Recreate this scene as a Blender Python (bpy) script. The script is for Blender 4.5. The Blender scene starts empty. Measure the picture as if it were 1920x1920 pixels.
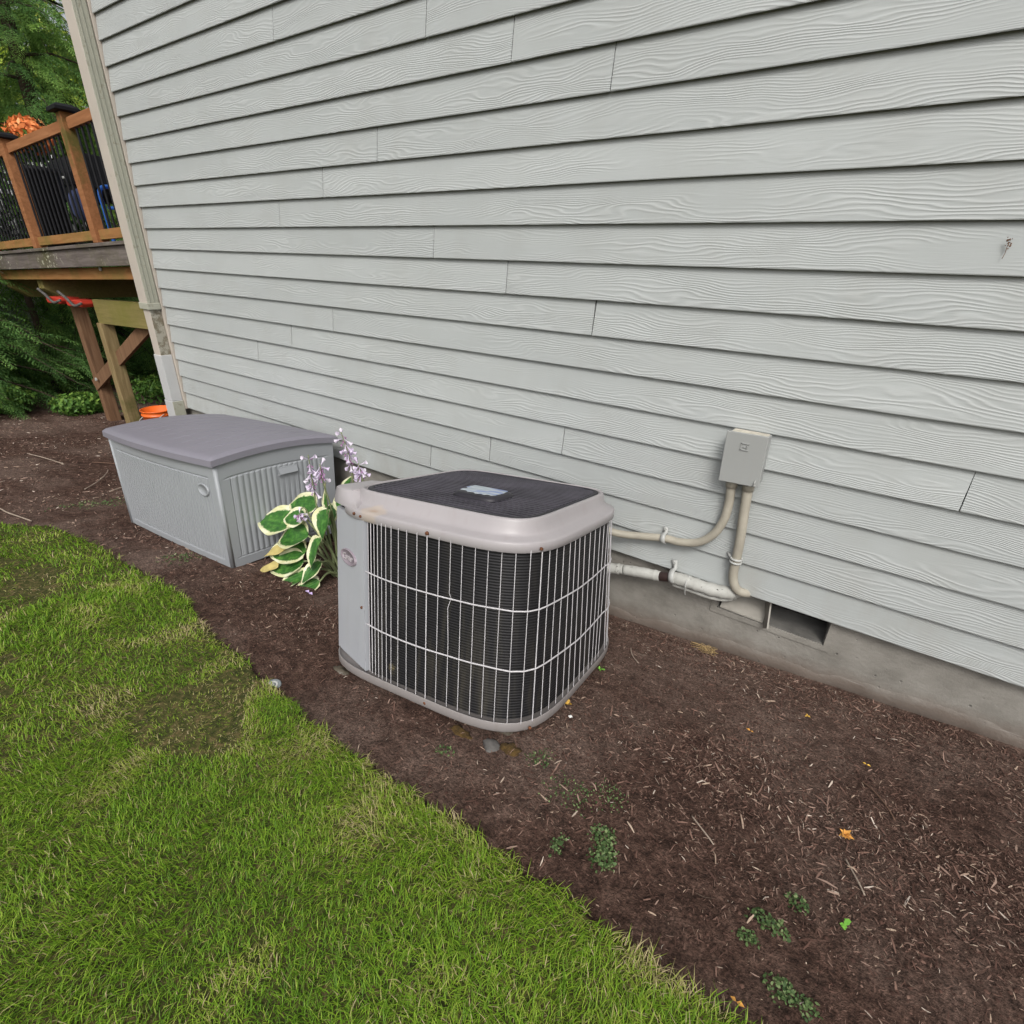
import bpy, bmesh, math, random
import numpy as np
from mathutils import Vector, Matrix

random.seed(7)
RNG = np.random.default_rng(11)
R = math.radians
PI = math.pi
SC = bpy.context.scene
COL = SC.collection

# ------------------------------------------------------------------ camera
CAM_POS = Vector((0.0, -2.1370, 1.2477))
c_rt = Vector((0.82097806, 0.57003913, 0.03241021))
c_up = Vector((-0.27059526, 0.33847459, 0.90122870))
c_fw = Vector((-0.50276559, 0.74865903, -0.43213009))
cd = bpy.data.cameras.new('camera')
cam = bpy.data.objects.new('camera', cd)
COL.objects.link(cam)
m3 = Matrix((c_rt, c_up, -c_fw)).transposed()
cam.matrix_world = Matrix.Translation(CAM_POS) @ m3.to_4x4()
cd.sensor_width = 36.0
cd.lens = 36.0 * 971.887 / 1920.0
cd.clip_start = 0.02
cd.clip_end = 400.0
SC.camera = cam

# ------------------------------------------------------------------ sky + sun (bright overcast)
SUN_EL, SUN_AZ = 46.0, 148.0            # azimuth measured from +y clockwise (to +x)
w = bpy.data.worlds.new('World')
SC.world = w
w.use_nodes = True
wn = w.node_tree
for n_ in list(wn.nodes):
    wn.nodes.remove(n_)
w_out = wn.nodes.new('ShaderNodeOutputWorld')
w_bg = wn.nodes.new('ShaderNodeBackground')
w_sky = wn.nodes.new('ShaderNodeTexSky')
w_sky.sky_type = 'NISHITA'
w_sky.sun_disc = False
w_sky.sun_elevation = R(SUN_EL)
w_sky.sun_rotation = R(SUN_AZ)
w_sky.air_density = 1.0
w_sky.dust_density = 6.0
w_sky.ozone_density = 1.0
w_hs = wn.nodes.new('ShaderNodeHueSaturation')
w_hs.inputs['Saturation'].default_value = 0.22
wn.links.new(w_sky.outputs[0], w_hs.inputs['Color'])
wn.links.new(w_hs.outputs[0], w_bg.inputs[0])
w_bg.inputs[1].default_value = 0.15
wn.links.new(w_bg.outputs[0], w_out.inputs[0])

sd = bpy.data.lights.new('sun', 'SUN')
sd.energy = 1.3
sd.angle = R(15)
sd.color = (1.0, 0.965, 0.91)
sun = bpy.data.objects.new('sun', sd)
COL.objects.link(sun)
az = R(SUN_AZ)
sdir = Vector((math.sin(az) * math.cos(R(SUN_EL)), math.cos(az) * math.cos(R(SUN_EL)), math.sin(R(SUN_EL))))
sun.rotation_euler = sdir.to_track_quat('Z', 'Y').to_euler()
sun.location = sdir * 30

SC.view_settings.view_transform = 'Standard'
SC.view_settings.look = 'None'
SC.view_settings.exposure = 0.13
SC.view_settings.gamma = 1.0
SC.view_settings.use_curve_mapping = False
SC.cycles.max_bounces = 6
SC.cycles.diffuse_bounces = 3
SC.cycles.transparent_max_bounces = 6

# ------------------------------------------------------------------ helpers: noise
def _hash(ix, iy, s):
    v = np.sin(ix * 127.1 + iy * 311.7 + s * 74.7) * 43758.5453
    return v - np.floor(v)
def vnoise(x, y, s=0):
    x = np.asarray(x, float); y = np.asarray(y, float)
    ix = np.floor(x); iy = np.floor(y); fx = x - ix; fy = y - iy
    fx = fx * fx * (3 - 2 * fx); fy = fy * fy * (3 - 2 * fy)
    a = _hash(ix, iy, s); b = _hash(ix + 1, iy, s); c = _hash(ix, iy + 1, s); d = _hash(ix + 1, iy + 1, s)
    return a + (b - a) * fx + (c - a) * fy + (a - b - c + d) * fx * fy
def fbm(x, y, s=0, o=4):
    t = 0; amp = .5; x = np.asarray(x, float); y = np.asarray(y, float)
    for k in range(o):
        t = t + amp * vnoise(x, y, s + k * 7.3); x = x * 2.03 + 3.1; y = y * 2.03 + 1.7; amp *= .5
    return t

# ------------------------------------------------------------------ helpers: materials
class NT:
    def __init__(self, name):
        self.m = bpy.data.materials.new(name)
        self.m.use_nodes = True
        self.t = self.m.node_tree
        self.b = self.t.nodes['Principled BSDF']
    def n(self, typ, **kw):
        nd = self.t.nodes.new('ShaderNode' + typ)
        for k, v in kw.items():
            if k.startswith('i_'):
                nd.inputs[k[2:].replace('_', ' ')].default_value = v
            else:
                setattr(nd, k, v)
        return nd
    def l(self, a, b):
        self.t.links.new(a, b)
    def math(self, op, a, b=None, clamp=False):
        nd = self.t.nodes.new('ShaderNodeMath'); nd.operation = op; nd.use_clamp = clamp
        for i, v in enumerate((a, b)):
            if v is None: continue
            if isinstance(v, (int, float)): nd.inputs[i].default_value = v
            else: self.l(v, nd.inputs[i])
        return nd.outputs[0]
    def ramp(self, fac, stops, interp='LINEAR'):
        nd = self.t.nodes.new('ShaderNodeValToRGB'); cr = nd.color_ramp; cr.interpolation = interp
        while len(cr.elements) < len(stops): cr.elements.new(0.5)
        for e, (p, c) in zip(cr.elements, stops):
            e.position = p; e.color = (c[0], c[1], c[2], 1)
        self.l(fac, nd.inputs[0]); return nd.outputs[0]
    def mix(self, fac, a, b, mode='MIX'):
        nd = self.t.nodes.new('ShaderNodeMix'); nd.data_type = 'RGBA'; nd.blend_type = mode
        for idx, v in ((0, fac), (6, a), (7, b)):
            if isinstance(v, (int, float)): nd.inputs[idx].default_value = v
            elif isinstance(v, (tuple, list)): nd.inputs[idx].default_value = (v[0], v[1], v[2], 1)
            else: self.l(v, nd.inputs[idx])
        return nd.outputs[2]
    def coord(self, kind='Object', scale=(1, 1, 1), rand=0.0):
        tc = self.n('TexCoord')
        out = tc.outputs[kind]
        if rand:
            oi = self.n('ObjectInfo')
            k = self.math('MULTIPLY', oi.outputs['Random'], rand)
            va = self.n('VectorMath', operation='ADD'); self.l(out, va.inputs[0]); self.l(k, va.inputs[1]); out = va.outputs[0]
        mp = self.n('Mapping'); mp.inputs['Scale'].default_value = scale
        self.l(out, mp.inputs[0]); return mp.outputs[0]
    def noise(self, vec, scale, detail=3, rough=.55, dist=0.0):
        nd = self.n('TexNoise'); nd.inputs['Scale'].default_value = scale; nd.inputs['Detail'].default_value = detail
        nd.inputs['Roughness'].default_value = rough; nd.inputs['Distortion'].default_value = dist
        self.l(vec, nd.inputs['Vector']); return nd.outputs['Fac']
    def bump(self, h, strength, dist):
        nd = self.n('Bump'); nd.inputs['Strength'].default_value = strength; nd.inputs['Distance'].default_value = dist
        self.l(h, nd.inputs['Height']); self.l(nd.outputs[0], self.b.inputs['Normal'])
    def col(self, c):
        if isinstance(c, (tuple, list)): self.b.inputs['Base Color'].default_value = (c[0], c[1], c[2], 1)
        else: self.l(c, self.b.inputs['Base Color'])
    def set(self, **kw):
        for k, v in kw.items():
            key = {'rough': 'Roughness', 'metal': 'Metallic', 'spec': 'Specular IOR Level', 'trans': 'Transmission Weight',
                   'sub': 'Subsurface Weight'}[k]
            if isinstance(v, (int, float)): self.b.inputs[key].default_value = v
            else: self.l(v, self.b.inputs[key])

def simple(name, c, rough=.6, var=.12, scale=12.0, bump=0.0, bscale=60.0, bdist=.001, metal=0.0, spec=.4, rand=5.0):
    t = NT(name)
    v = t.coord('Object', rand=rand)
    f = t.noise(v, scale, 4)
    lo = tuple(x * (1 - var) for x in c); hi = tuple(min(1, x * (1 + var)) for x in c)
    t.col(t.ramp(f, [(.3, lo), (.7, hi)]))
    t.set(rough=rough, metal=metal, spec=spec)
    if bump:
        t.bump(t.noise(v, bscale, 3), bump, bdist)
    return t.m

def attr_mat(name, stops, attr='rnd', rough=.7, trans=0.0, spec=.3, noise=0.0):
    """colour from a per-vertex random attribute"""
    t = NT(name)
    a = t.n('Attribute', attribute_name=attr)
    c = t.ramp(a.outputs['Fac'], stops)
    t.col(c); t.set(rough=rough, spec=spec)
    if trans:
        tr = t.n('BsdfTranslucent'); t.l(c, tr.inputs['Color'])
        mx = t.n('MixShader'); mx.inputs[0].default_value = trans
        out = t.t.nodes['Material Output']
        t.l(t.b.outputs[0], mx.inputs[1]); t.l(tr.outputs[0], mx.inputs[2]); t.l(mx.outputs[0], out.inputs['Surface'])
    return t.m

MAT = {}
# painted fibre cement lap siding with embossed cedar grain
def make_siding():
    t = NT('siding_paint')
    tc = t.n('TexCoord'); oi = t.n('ObjectInfo')
    k = t.math('MULTIPLY', oi.outputs['Random'], 57.0)
    va = t.n('VectorMath', operation='ADD'); t.l(tc.outputs['Object'], va.inputs[0])
    cb = t.n('CombineXYZ'); t.l(k, cb.inputs[0]); t.l(k, cb.inputs[1]); t.l(va.outputs[0], t.n('Mapping').inputs[0])
    t.l(cb.outputs[0], va.inputs[1])
    vec = va.outputs[0]
    m1 = t.n('Mapping'); m1.inputs['Scale'].default_value = (2.0, 1, 9.0); t.l(vec, m1.inputs[0])
    n1 = t.noise(m1.outputs[0], 1.0, 2.2, .45)
    m2 = t.n('Mapping'); m2.inputs['Scale'].default_value = (11.0, 1, 30.0); t.l(vec, m2.inputs[0])
    n2 = t.noise(m2.outputs[0], 1.0, 1.0, .5)
    sep = t.n('SeparateXYZ'); t.l(tc.outputs['Object'], sep.inputs[0])
    ph = t.math('ADD', t.math('MULTIPLY', sep.outputs['Z'], 95.0 * 6.283), t.math('MULTIPLY', n1, 15.0 * 6.283))
    ph = t.math('ADD', ph, t.math('MULTIPLY', n2, 3.2))
    s = t.math('SINE', ph)
    s = t.math('POWER', t.math('MULTIPLY', t.math('ADD', s, 1.0), .5), 1.6)
    m3_ = t.n('Mapping'); m3_.inputs['Scale'].default_value = (1.7, 1, 13.0); t.l(vec, m3_.inputs[0])
    n3 = t.noise(m3_.outputs[0], 1.0, 1.5, .5)
    zfade = t.n('MapRange'); zfade.inputs['From Min'].default_value = .148; zfade.inputs['From Max'].default_value = .07
    t.l(sep.outputs['Z'], zfade.inputs[0])
    msk = t.n('MapRange'); msk.inputs['From Min'].default_value = .34; msk.inputs['From Max'].default_value = .56
    t.l(n3, msk.inputs[0])
    msk2 = t.math('MULTIPLY', msk.outputs[0], t.math('ADD', t.math('MULTIPLY', zfade.outputs[0], .8), .2))
    fine_m = t.n('Mapping'); fine_m.inputs['Scale'].default_value = (14, 1, 260); t.l(vec, fine_m.inputs[0])
    fine = t.noise(fine_m.outputs[0], 1.0, 2, .6)
    h = t.math('ADD', t.math('MULTIPLY', s, msk2), t.math('MULTIPLY', fine, .35))
    t.bump(h, .62, .0017)
    m5 = t.n('Mapping'); m5.inputs['Scale'].default_value = (1.3, 1, 4); t.l(vec, m5.inputs[0])
    n5 = t.noise(m5.outputs[0], 1.0, 4, .6)
    base = t.ramp(n5, [(.3, (.338, .358, .354)), (.7, (.374, .394, .389))])
    # light on the embossed grain put into the colour: crests mixed paler
    c2 = t.mix(t.math('MULTIPLY', s, t.math('MULTIPLY', msk2, .30)), base, (.470, .485, .480))
    br = t.math('ADD', .965, t.math('MULTIPLY', oi.outputs['Random'], .07))
    brc = t.n('CombineColor'); 
    for i_ in range(3): t.l(br, brc.inputs[i_])
    c3 = t.mix(1.0, c2, brc.outputs[0], 'MULTIPLY')
    gm = t.n('Mapping'); gm.inputs['Scale'].default_value = (26, 1, 26); t.l(vec, gm.inputs[0])
    spk = t.noise(gm.outputs[0], 1.0, 5, .72)
    sp = t.n('MapRange'); sp.inputs['From Min'].default_value = .70; sp.inputs['From Max'].default_value = .80; t.l(spk, sp.inputs[0])
    c4 = t.mix(t.math('MULTIPLY', sp.outputs[0], .35), c3, (.23, .22, .19))
    geo = t.n('NewGeometry'); gsp = t.n('SeparateXYZ'); t.l(geo.outputs['Position'], gsp.inputs[0])
    wv = t.n('Mapping'); wv.inputs['Scale'].default_value = (5, 1, 2.2); t.l(vec, wv.inputs[0])
    lowd = t.n('MapRange'); lowd.inputs['From Min'].default_value = .30; lowd.inputs['From Max'].default_value = -.02; t.l(gsp.outputs['Z'], lowd.inputs[0])
    smg = t.n('MapRange'); smg.inputs['From Min'].default_value = .45; smg.inputs['From Max'].default_value = .75; t.l(t.noise(wv.outputs[0], 1.0, 5, .65), smg.inputs[0])
    dirt = t.math('MULTIPLY', smg.outputs[0], t.math('ADD', .14, t.math('MULTIPLY', lowd.outputs[0], .35)))
    c5 = t.mix(dirt, c4, (.25, .235, .20))
    t.col(c5); t.set(rough=.55, spec=.35)
    return t.m
MAT['siding'] = make_siding()

def make_concrete():
    t = NT('painted_foundation_concrete')
    v = t.coord('Object')
    f = t.noise(v, 7, 6, .6)
    base = t.ramp(f, [(.25, (.140, .131, .114)), (.5, (.222, .210, .186)), (.75, (.275, .262, .235))])
    geo = t.n('NewGeometry'); sep = t.n('SeparateXYZ'); t.l(geo.outputs['Position'], sep.inputs[0])
    # splash dirt that follows the soil line (soil rises to the right)
    soil = t.math('ADD', -.40, t.math('MULTIPLY', t.math('ADD', sep.outputs['X'], .85), .083))
    hgt = t.math('SUBTRACT', sep.outputs['Z'], soil)
    hgt = t.math('ADD', hgt, t.math('MULTIPLY', t.math('SUBTRACT', t.noise(v, 9, 5, .65), .5), .11))
    d = t.n('MapRange'); d.inputs['From Min'].default_value = .105; d.inputs['From Max'].default_value = .025
    t.l(hgt, d.inputs[0])
    c = t.mix(t.math('MULTIPLY', d.outputs[0], .75), base, (.125, .092, .073))
    m = t.n('Mapping'); m.inputs['Scale'].default_value = (3, 3, 60); t.l(v, m.inputs[0])
    st = t.noise(m.outputs[0], 1.0, 3, .6)
    sm = t.n('MapRange'); sm.inputs['From Min'].default_value = .66; sm.inputs['From Max'].default_value = .74; t.l(st, sm.inputs[0])
    c = t.mix(t.math('MULTIPLY', sm.outputs[0], t.math('MULTIPLY', d.outputs[0], .55)), c, (.52, .49, .46))
    pits = t.n('TexVoronoi'); pits.inputs['Scale'].default_value = 24; t.l(v, pits.inputs['Vector'])
    pm = t.n('MapRange'); pm.inputs['From Min'].default_value = .13; pm.inputs['From Max'].default_value = .07
    t.l(pits.outputs['Distance'], pm.inputs[0])
    gate = t.n('MapRange'); gate.inputs['From Min'].default_value = .48; gate.inputs['From Max'].default_value = .58
    t.l(t.noise(v, 5, 2), gate.inputs[0])
    pit = t.math('MULTIPLY', pm.outputs[0], gate.outputs[0])
    c = t.mix(t.math('MULTIPLY', pit, .7), c, (.10, .095, .085))
    t.col(c); t.set(rough=.75)
    t.bump(t.math('SUBTRACT', t.noise(v, 55, 6, .7), t.math('MULTIPLY', pit, 1.2)), .6, .005)
    return t.m
MAT['concrete'] = make_concrete()

def make_soil():
    t = NT('bark_mulch_soil')
    v = t.coord('Object')
    big = t.noise(v, 1.1, 4, .6)
    f = t.noise(v, 22, 6, .7)
    fine = t.noise(v, 110, 4, .7)
    dark = t.ramp(f, [(.28, (.026, .0145, .011)), (.5, (.086, .051, .039)), (.72, (.175, .110, .086))])
    dry = t.ramp(f, [(.3, (.098, .066, .053)), (.7, (.225, .162, .133))])
    mk = t.n('MapRange'); mk.inputs['From Min'].default_value = .44; mk.inputs['From Max'].default_value = .60; t.l(big, mk.inputs[0])
    c = t.mix(mk.outputs[0], dark, dry)
    mo = t.n('MapRange'); mo.inputs['From Min'].default_value = .66; mo.inputs['From Max'].default_value = .74; t.l(t.noise(v, 1.7, 5, .65), mo.inputs[0])
    c = t.mix(t.math('MULTIPLY', mo.outputs[0], .5), c, (.050, .052, .022))
    t.set(rough=.95, spec=.15)
    h = t.math('ADD', f, t.math('MULTIPLY', fine, .9))
    t.bump(h, 1.0, .016)
    cf = t.ramp(fine, [(.35, (.45, .45, .45)), (.65, (1.35, 1.3, 1.28))]); t.col(t.mix(1.0, c, cf, 'MULTIPLY'))
    return t.m
MAT['soil'] = make_soil()

def make_turf():
    t = NT('turf_thatch')
    v = t.coord('Object')
    f = t.noise(v, 40, 5, .7)
    c = t.ramp(f, [(.3, (.022, .030, .009)), (.5, (.060, .062, .020)), (.7, (.16, .115, .055))])
    t.col(c); t.set(rough=.95, spec=.1)
    t.bump(f, .8, .012)
    return t.m
MAT['turf'] = make_turf()

def wood(name, a, b, c_, moss=0.0, scale=1.0, lichen=0.0, axis=(1, 14, 14), mosscol=(.075, .080, .018)):
    t = NT(name)
    v = t.coord('Object', scale=axis, rand=9)
    f = t.noise(v, 2.2 * scale, 5, .65, .6)
    c = t.ramp(f, [(.28, a), (.5, b), (.72, c_)])
    v2 = t.coord('Object', rand=3)
    if moss:
        mm = t.n('MapRange'); mm.inputs['From Min'].default_value = .62 - moss * .35; mm.inputs['From Max'].default_value = .70
        t.l(t.noise(v2, 2.2, 5, .7), mm.inputs[0]); c = t.mix(t.math('MULTIPLY', mm.outputs[0], .85), c, mosscol)
    if lichen:
        mm = t.n('MapRange'); mm.inputs['From Min'].default_value = .60; mm.inputs['From Max'].default_value = .63
        t.l(t.noise(v2, 17, 3, .7), mm.inputs[0])
        mg = t.n('MapRange'); mg.inputs['From Min'].default_value = .45; mg.inputs['From Max'].default_value = .6
        t.l(t.noise(v2, 1.2, 2), mg.inputs[0])
        c = t.mix(t.math('MULTIPLY', mm.outputs[0], t.math('MULTIPLY', mg.outputs[0], lichen)), c, (.50, .49, .38))
    t.col(c); t.set(rough=.75, spec=.2); t.bump(f, .35, .003)
    return t.m
MAT['cedar'] = wood('stained_cedar', (.19, .080, .032), (.27, .115, .048), (.34, .155, .070), moss=.12)
MAT['cedar_moss'] = wood('mossy_cedar', (.20, .095, .032), (.29, .14, .05), (.33, .18, .07), moss=.5, mosscol=(.13, .125, .03))
MAT['grey_wood'] = wood('weathered_grey_board', (.075, .062, .056), (.125, .105, .096), (.19, .165, .15), moss=.45, lichen=1.0, mosscol=(.085, .080, .035))
MAT['post_wood'] = wood('treated_post', (.15, .11, .05), (.225, .165, .08), (.30, .23, .12), moss=.3, axis=(14, 14, 1))
MAT['post_brown'] = wood('brown_post', (.11, .060, .034), (.17, .094, .052), (.22, .13, .075), moss=.12, axis=(14, 14, 1))
MAT['beam_moss'] = wood('mossy_beam', (.14, .12, .045), (.20, .165, .06), (.25, .205, .08), moss=.6, mosscol=(.15, .145, .03))

MAT['black_metal'] = simple('black_metal', (.009, .009, .011), rough=.6, var=.2, spec=.2)
MAT['grille_black'] = simple('grille_black', (.022, .020, .026), rough=.5, var=.3, scale=6)
MAT['slat'] = simple('slat_plastic', (.050, .046, .058), rough=.45, var=.3, scale=9)
MAT['white_wire'] = simple('coated_wire', (.48, .465, .48), rough=.45, var=.1, scale=9)

def make_metal(name, c, stain, rust_lvl=.0, rough=.42, stain_at=None):
    t = NT(name)
    v = t.coord('Object')
    f = t.noise(v, 5, 5, .6)
    cc = t.ramp(f, [(.3, tuple(x * .93 for x in c)), (.7, c)])
    m = t.n('Mapping'); m.inputs['Scale'].default_value = (30, 30, 2.0); t.l(v, m.inputs[0])
    sk = t.n('MapRange'); sk.inputs['From Min'].default_value = .55; sk.inputs['From Max'].default_value = .75; t.l(t.noise(m.outputs[0], 1, 4, .6), sk.inputs[0])
    cc = t.mix(t.math('MULTIPLY', sk.outputs[0], .22), cc, stain)
    sp = t.n('MapRange'); sp.inputs['From Min'].default_value = .74; sp.inputs['From Max'].default_value = .80; t.l(t.noise(v, 60, 3, .7), sp.inputs[0])
    cc = t.mix(t.math('MULTIPLY', sp.outputs[0], .35 + rust_lvl), cc, (.16, .085, .04))
    if stain_at:
        sp3 = t.n('SeparateXYZ'); t.l(v, sp3.inputs[0])
        ex = t.math('DIVIDE', t.math('SUBTRACT', sp3.outputs['X'], stain_at[0]), .062); ey = t.math('DIVIDE', t.math('SUBTRACT', sp3.outputs['Y'], stain_at[1]), .026)
        rd = t.math('SQRT', t.math('ADD', t.math('MULTIPLY', ex, ex), t.math('MULTIPLY', ey, ey)))
        rd = t.math('ADD', rd, t.math('MULTIPLY', t.math('SUBTRACT', t.noise(v, 40, 4, .6), .5), .5))
        mk3 = t.n('MapRange'); mk3.inputs['From Min'].default_value = 1.05; mk3.inputs['From Max'].default_value = .85; t.l(rd, mk3.inputs[0])
        mk4 = t.n('MapRange'); mk4.inputs['From Min'].default_value = .5; mk4.inputs['From Max'].default_value = .1; t.l(rd, mk4.inputs[0])
        cc = t.mix(t.math('MULTIPLY', mk3.outputs[0], .5), cc, (.42, .34, .26)); cc = t.mix(t.math('MULTIPLY', mk4.outputs[0], .5), cc, (.30, .20, .12))
    t.col(cc); t.set(rough=rough, spec=.45)
    t.bump(f, .05, .004)
    return t.m
MAT['unit_cap'] = make_metal('mauve_grey_enamel', (.340, .318, .325), (.26, .225, .21), stain_at=(-.215, -.424))
MAT['unit_panel'] = make_metal('pale_grey_enamel', (.36, .372, .400), (.29, .27, .26))
MAT['unit_base'] = make_metal('base_pan_enamel', (.235, .216, .210), (.16, .13, .11), rust_lvl=.2)
MAT['mud'] = simple('dried_mud', (.15, .09, .06), rough=.95, var=.4, scale=90)
MAT['rust'] = simple('rusty_screw', (.13, .05, .022), rough=.85, var=.4, scale=60)

def make_coil():
    t = NT('coil_fins')
    v = t.coord('Object')
    sep = t.n('SeparateXYZ'); t.l(v, sep.inputs[0])
    s = t.math('SINE', t.math('MULTIPLY', sep.outputs['Z'], 6.283 * 105))
    s = t.math('MULTIPLY', t.math('ADD', s, 1), .5)
    m = t.n('Mapping'); m.inputs['Scale'].default_value = (28, 28, 2.2); t.l(v, m.inputs[0])
    st = t.noise(m.outputs[0], 1, 4, .65)
    base = t.mix(s, (.004, .004, .005), (.016, .0155, .017))
    d = t.n('MapRange'); d.inputs['From Min'].default_value = .48; d.inputs['From Max'].default_value = .7; t.l(st, d.inputs[0])
    low = t.n('MapRange'); low.inputs['From Min'].default_value = .45; low.inputs['From Max'].default_value = .05; t.l(sep.outputs['Z'], low.inputs[0])
    c = t.mix(t.math('MULTIPLY', d.outputs[0], t.math('ADD', .25, t.math('MULTIPLY', low.outputs[0], .55))), base, (.045, .040, .030))
    mo = t.n('MapRange'); mo.inputs['From Min'].default_value = .62; mo.inputs['From Max'].default_value = .72; t.l(t.noise(v, 9, 5, .7), mo.inputs[0])
    low2 = t.n('MapRange'); low2.inputs['From Min'].default_value = .19; low2.inputs['From Max'].default_value = .04; t.l(sep.outputs['Z'], low2.inputs[0])
    c = t.mix(t.math('MULTIPLY', mo.outputs[0], low2.outputs[0]), c, (.17, .14, .07))
    wsp = t.n('MapRange'); wsp.inputs['From Min'].default_value = .72; wsp.inputs['From Max'].default_value = .78; t.l(t.noise(v, 70, 3, .7), wsp.inputs[0])
    c = t.mix(t.math('MULTIPLY', wsp.outputs[0], .45), c, (.30, .30, .30))
    t.col(c); t.set(rough=.6, spec=.3)
    t.bump(s, .5, .003)
    return t.m
MAT['coil'] = make_coil()
MAT['logo'] = simple('logo_plate', (.25, .21, .24), rough=.4, var=.1)
MAT['logo_txt'] = simple('logo_letters', (.42, .39, .41), rough=.4, var=.05)
def make_label():
    t = NT('faded_label')
    v = t.coord('Object')
    m = t.n('Mapping'); m.inputs['Scale'].default_value = (9, 42, 9); t.l(v, m.inputs[0])
    f = t.noise(m.outputs[0], 1, 2, .5)
    c = t.ramp(f, [(.44, (.32, .37, .41)), (.53, (.44, .48, .50)), (.60, (.18, .24, .44))])
    t.col(c); t.set(rough=.5); return t.m
MAT['label'] = make_label()
MAT['stain_tan'] = simple('mineral_stain', (.50, .42, .33), rough=.8, var=.25, scale=30)

def make_box_plastic(name, c, rough=.45):
    t = NT(name)
    v = t.coord('Object')
    f = t.noise(v, 3, 5, .6)
    cc = t.ramp(f, [(.3, tuple(x * .94 for x in c)), (.7, c)])
    sp = t.n('MapRange'); sp.inputs['From Min'].default_value = .66; sp.inputs['From Max'].default_value = .76; t.l(t.noise(v, 38, 5, .7), sp.inputs[0])
    cc = t.mix(t.math('MULTIPLY', sp.outputs[0], .18), cc, (.22, .19, .16))
    t.col(cc); t.set(rough=rough, spec=.4); t.bump(t.noise(v, 240, 2), .12, .001)
    return t.m
MAT['box_body'] = make_box_plastic('grey_resin', (.285, .300, .317))
MAT['box_lid'] = make_box_plastic('mauve_resin', (.200, .192, .225), rough=.5)
MAT['ebox'] = make_metal('painted_enclosure', (.310, .318, .310), (.30, .26, .20))
MAT['ebox_top'] = simple('dusty_ledge', (.46, .43, .36), rough=.8, var=.2, scale=60)
MAT['conduit'] = simple('painted_conduit', (.330, .305, .250), rough=.55, var=.16, scale=10, bump=.2, bscale=90)
def make_insul():
    t = NT('painted_insulation')
    v = t.coord('Object')
    f = t.noise(v, 14, 5, .7)
    c = t.ramp(f, [(.3, (.32, .32, .295)), (.7, (.45, .45, .42))])
    g = t.noise(v, 26, 5, .75)
    ck = t.n('MapRange'); ck.inputs['From Min'].default_value = .63; ck.inputs['From Max'].default_value = .66; t.l(g, ck.inputs[0])
    c = t.mix(ck.outputs[0], c, (.045, .040, .035))
    t.col(c); t.set(rough=.7); t.bump(t.math('SUBTRACT', f, ck.outputs[0]), .5, .004)
    return t.m
MAT['insul'] = make_insul()
MAT['white_metal'] = simple('white_strap', (.38, .385, .37), rough=.4, var=.08)
MAT['brown_pipe'] = simple('bare_foam', (.035, .022, .020), rough=.35, var=.3)
MAT['sleeve'] = simple('vent_sleeve_metal', (.13, .125, .115), rough=.7, var=.3)
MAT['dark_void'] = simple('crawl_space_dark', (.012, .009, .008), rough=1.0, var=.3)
MAT['galv'] = simple('vent_sheet', (.27, .255, .225), rough=.6, var=.25, scale=9)
def make_spout(name, c, alg):
    t = NT(name)
    v = t.coord('Object')
    f = t.noise(v, 5, 5, .65)
    cc = t.ramp(f, [(.3, tuple(x * .9 for x in c)), (.7, c)])
    mk = t.n('MapRange'); mk.inputs['From Min'].default_value = .62 - alg * .16; mk.inputs['From Max'].default_value = .67 - alg * .11; t.l(t.noise(v, 20, 5, .75), mk.inputs[0])
    cc = t.mix(t.math('MULTIPLY', mk.outputs[0], .8 * min(1, alg * 1.6)), cc, (.12, .095, .055))
    t.col(cc); t.set(rough=.5); return t.m
MAT['spout'] = make_spout('downspout_cream', (.47, .42, .365), .12)
MAT['spout_side'] = make_spout('downspout_algae', (.36, .36, .295), .30)
MAT['spout_spot'] = make_spout('downspout_spotted', (.34, .325, .27), 1.0)
MAT['spout_new'] = make_spout('downspout_white', (.47, .475, .475), .06)

MAT['orange'] = simple('orange_plastic', (.72, .13, .018), rough=.4, var=.08)
MAT['red'] = simple('red_plastic', (.42, .035, .02), rough=.5, var=.1)
MAT['blue'] = simple('blue_plastic', (.022, .11, .42), rough=.45, var=.15)
MAT['bluegrey'] = simple('blue_fabric', (.13, .16, .36), rough=.7, var=.15)
MAT['shed_white'] = simple('shed_paint', (.74, .74, .72), rough=.6, var=.06)
MAT['stone'] = simple('grey_stone', (.085, .08, .075), rough=.9, var=.45, scale=25, bump=.5, bscale=40, bdist=.004)
def make_pad():
    t = NT('mossy_pad')
    v = t.coord('Object')
    f = t.noise(v, 9, 6, .65)
    c = t.ramp(f, [(.38, (.045, .033, .015)), (.5, (.10, .085, .065)), (.64, (.20, .185, .16))])
    t.col(c); t.set(rough=.9); t.bump(f, .4, .006); return t.m
MAT['pad'] = make_pad()
MAT['moss'] = simple('brown_moss', (.065, .038, .010), rough=1.0, var=.5, scale=60, bump=.8, bscale=120, bdist=.006)
MAT['sprinkler'] = simple('grey_plastic', (.21, .23, .24), rough=.5, var=.15)
MAT['ring_white'] = simple('white_ring', (.62, .62, .60), rough=.5, var=.1)
MAT['straw'] = simple('dry_root', (.34, .24, .11), rough=.8, var=.25, scale=40)
MAT['dry_orange'] = simple('dry_flower', (.58, .28, .06), rough=.8, var=.3, scale=50)
MAT['yellow_leaf'] = simple('yellow_leaf', (.60, .36, .06), rough=.6, var=.3, scale=40)
MAT['white_bit'] = simple('white_pebble', (.75, .75, .72), rough=.6, var=.1)
MAT['lilac_petal'] = simple('lilac_petal', (.55, .42, .68), rough=.6, var=.1)
MAT['bark'] = simple('bark', (.055, .038, .026), rough=.95, var=.4, scale=14, bump=.8, bscale=30, bdist=.02)
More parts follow.
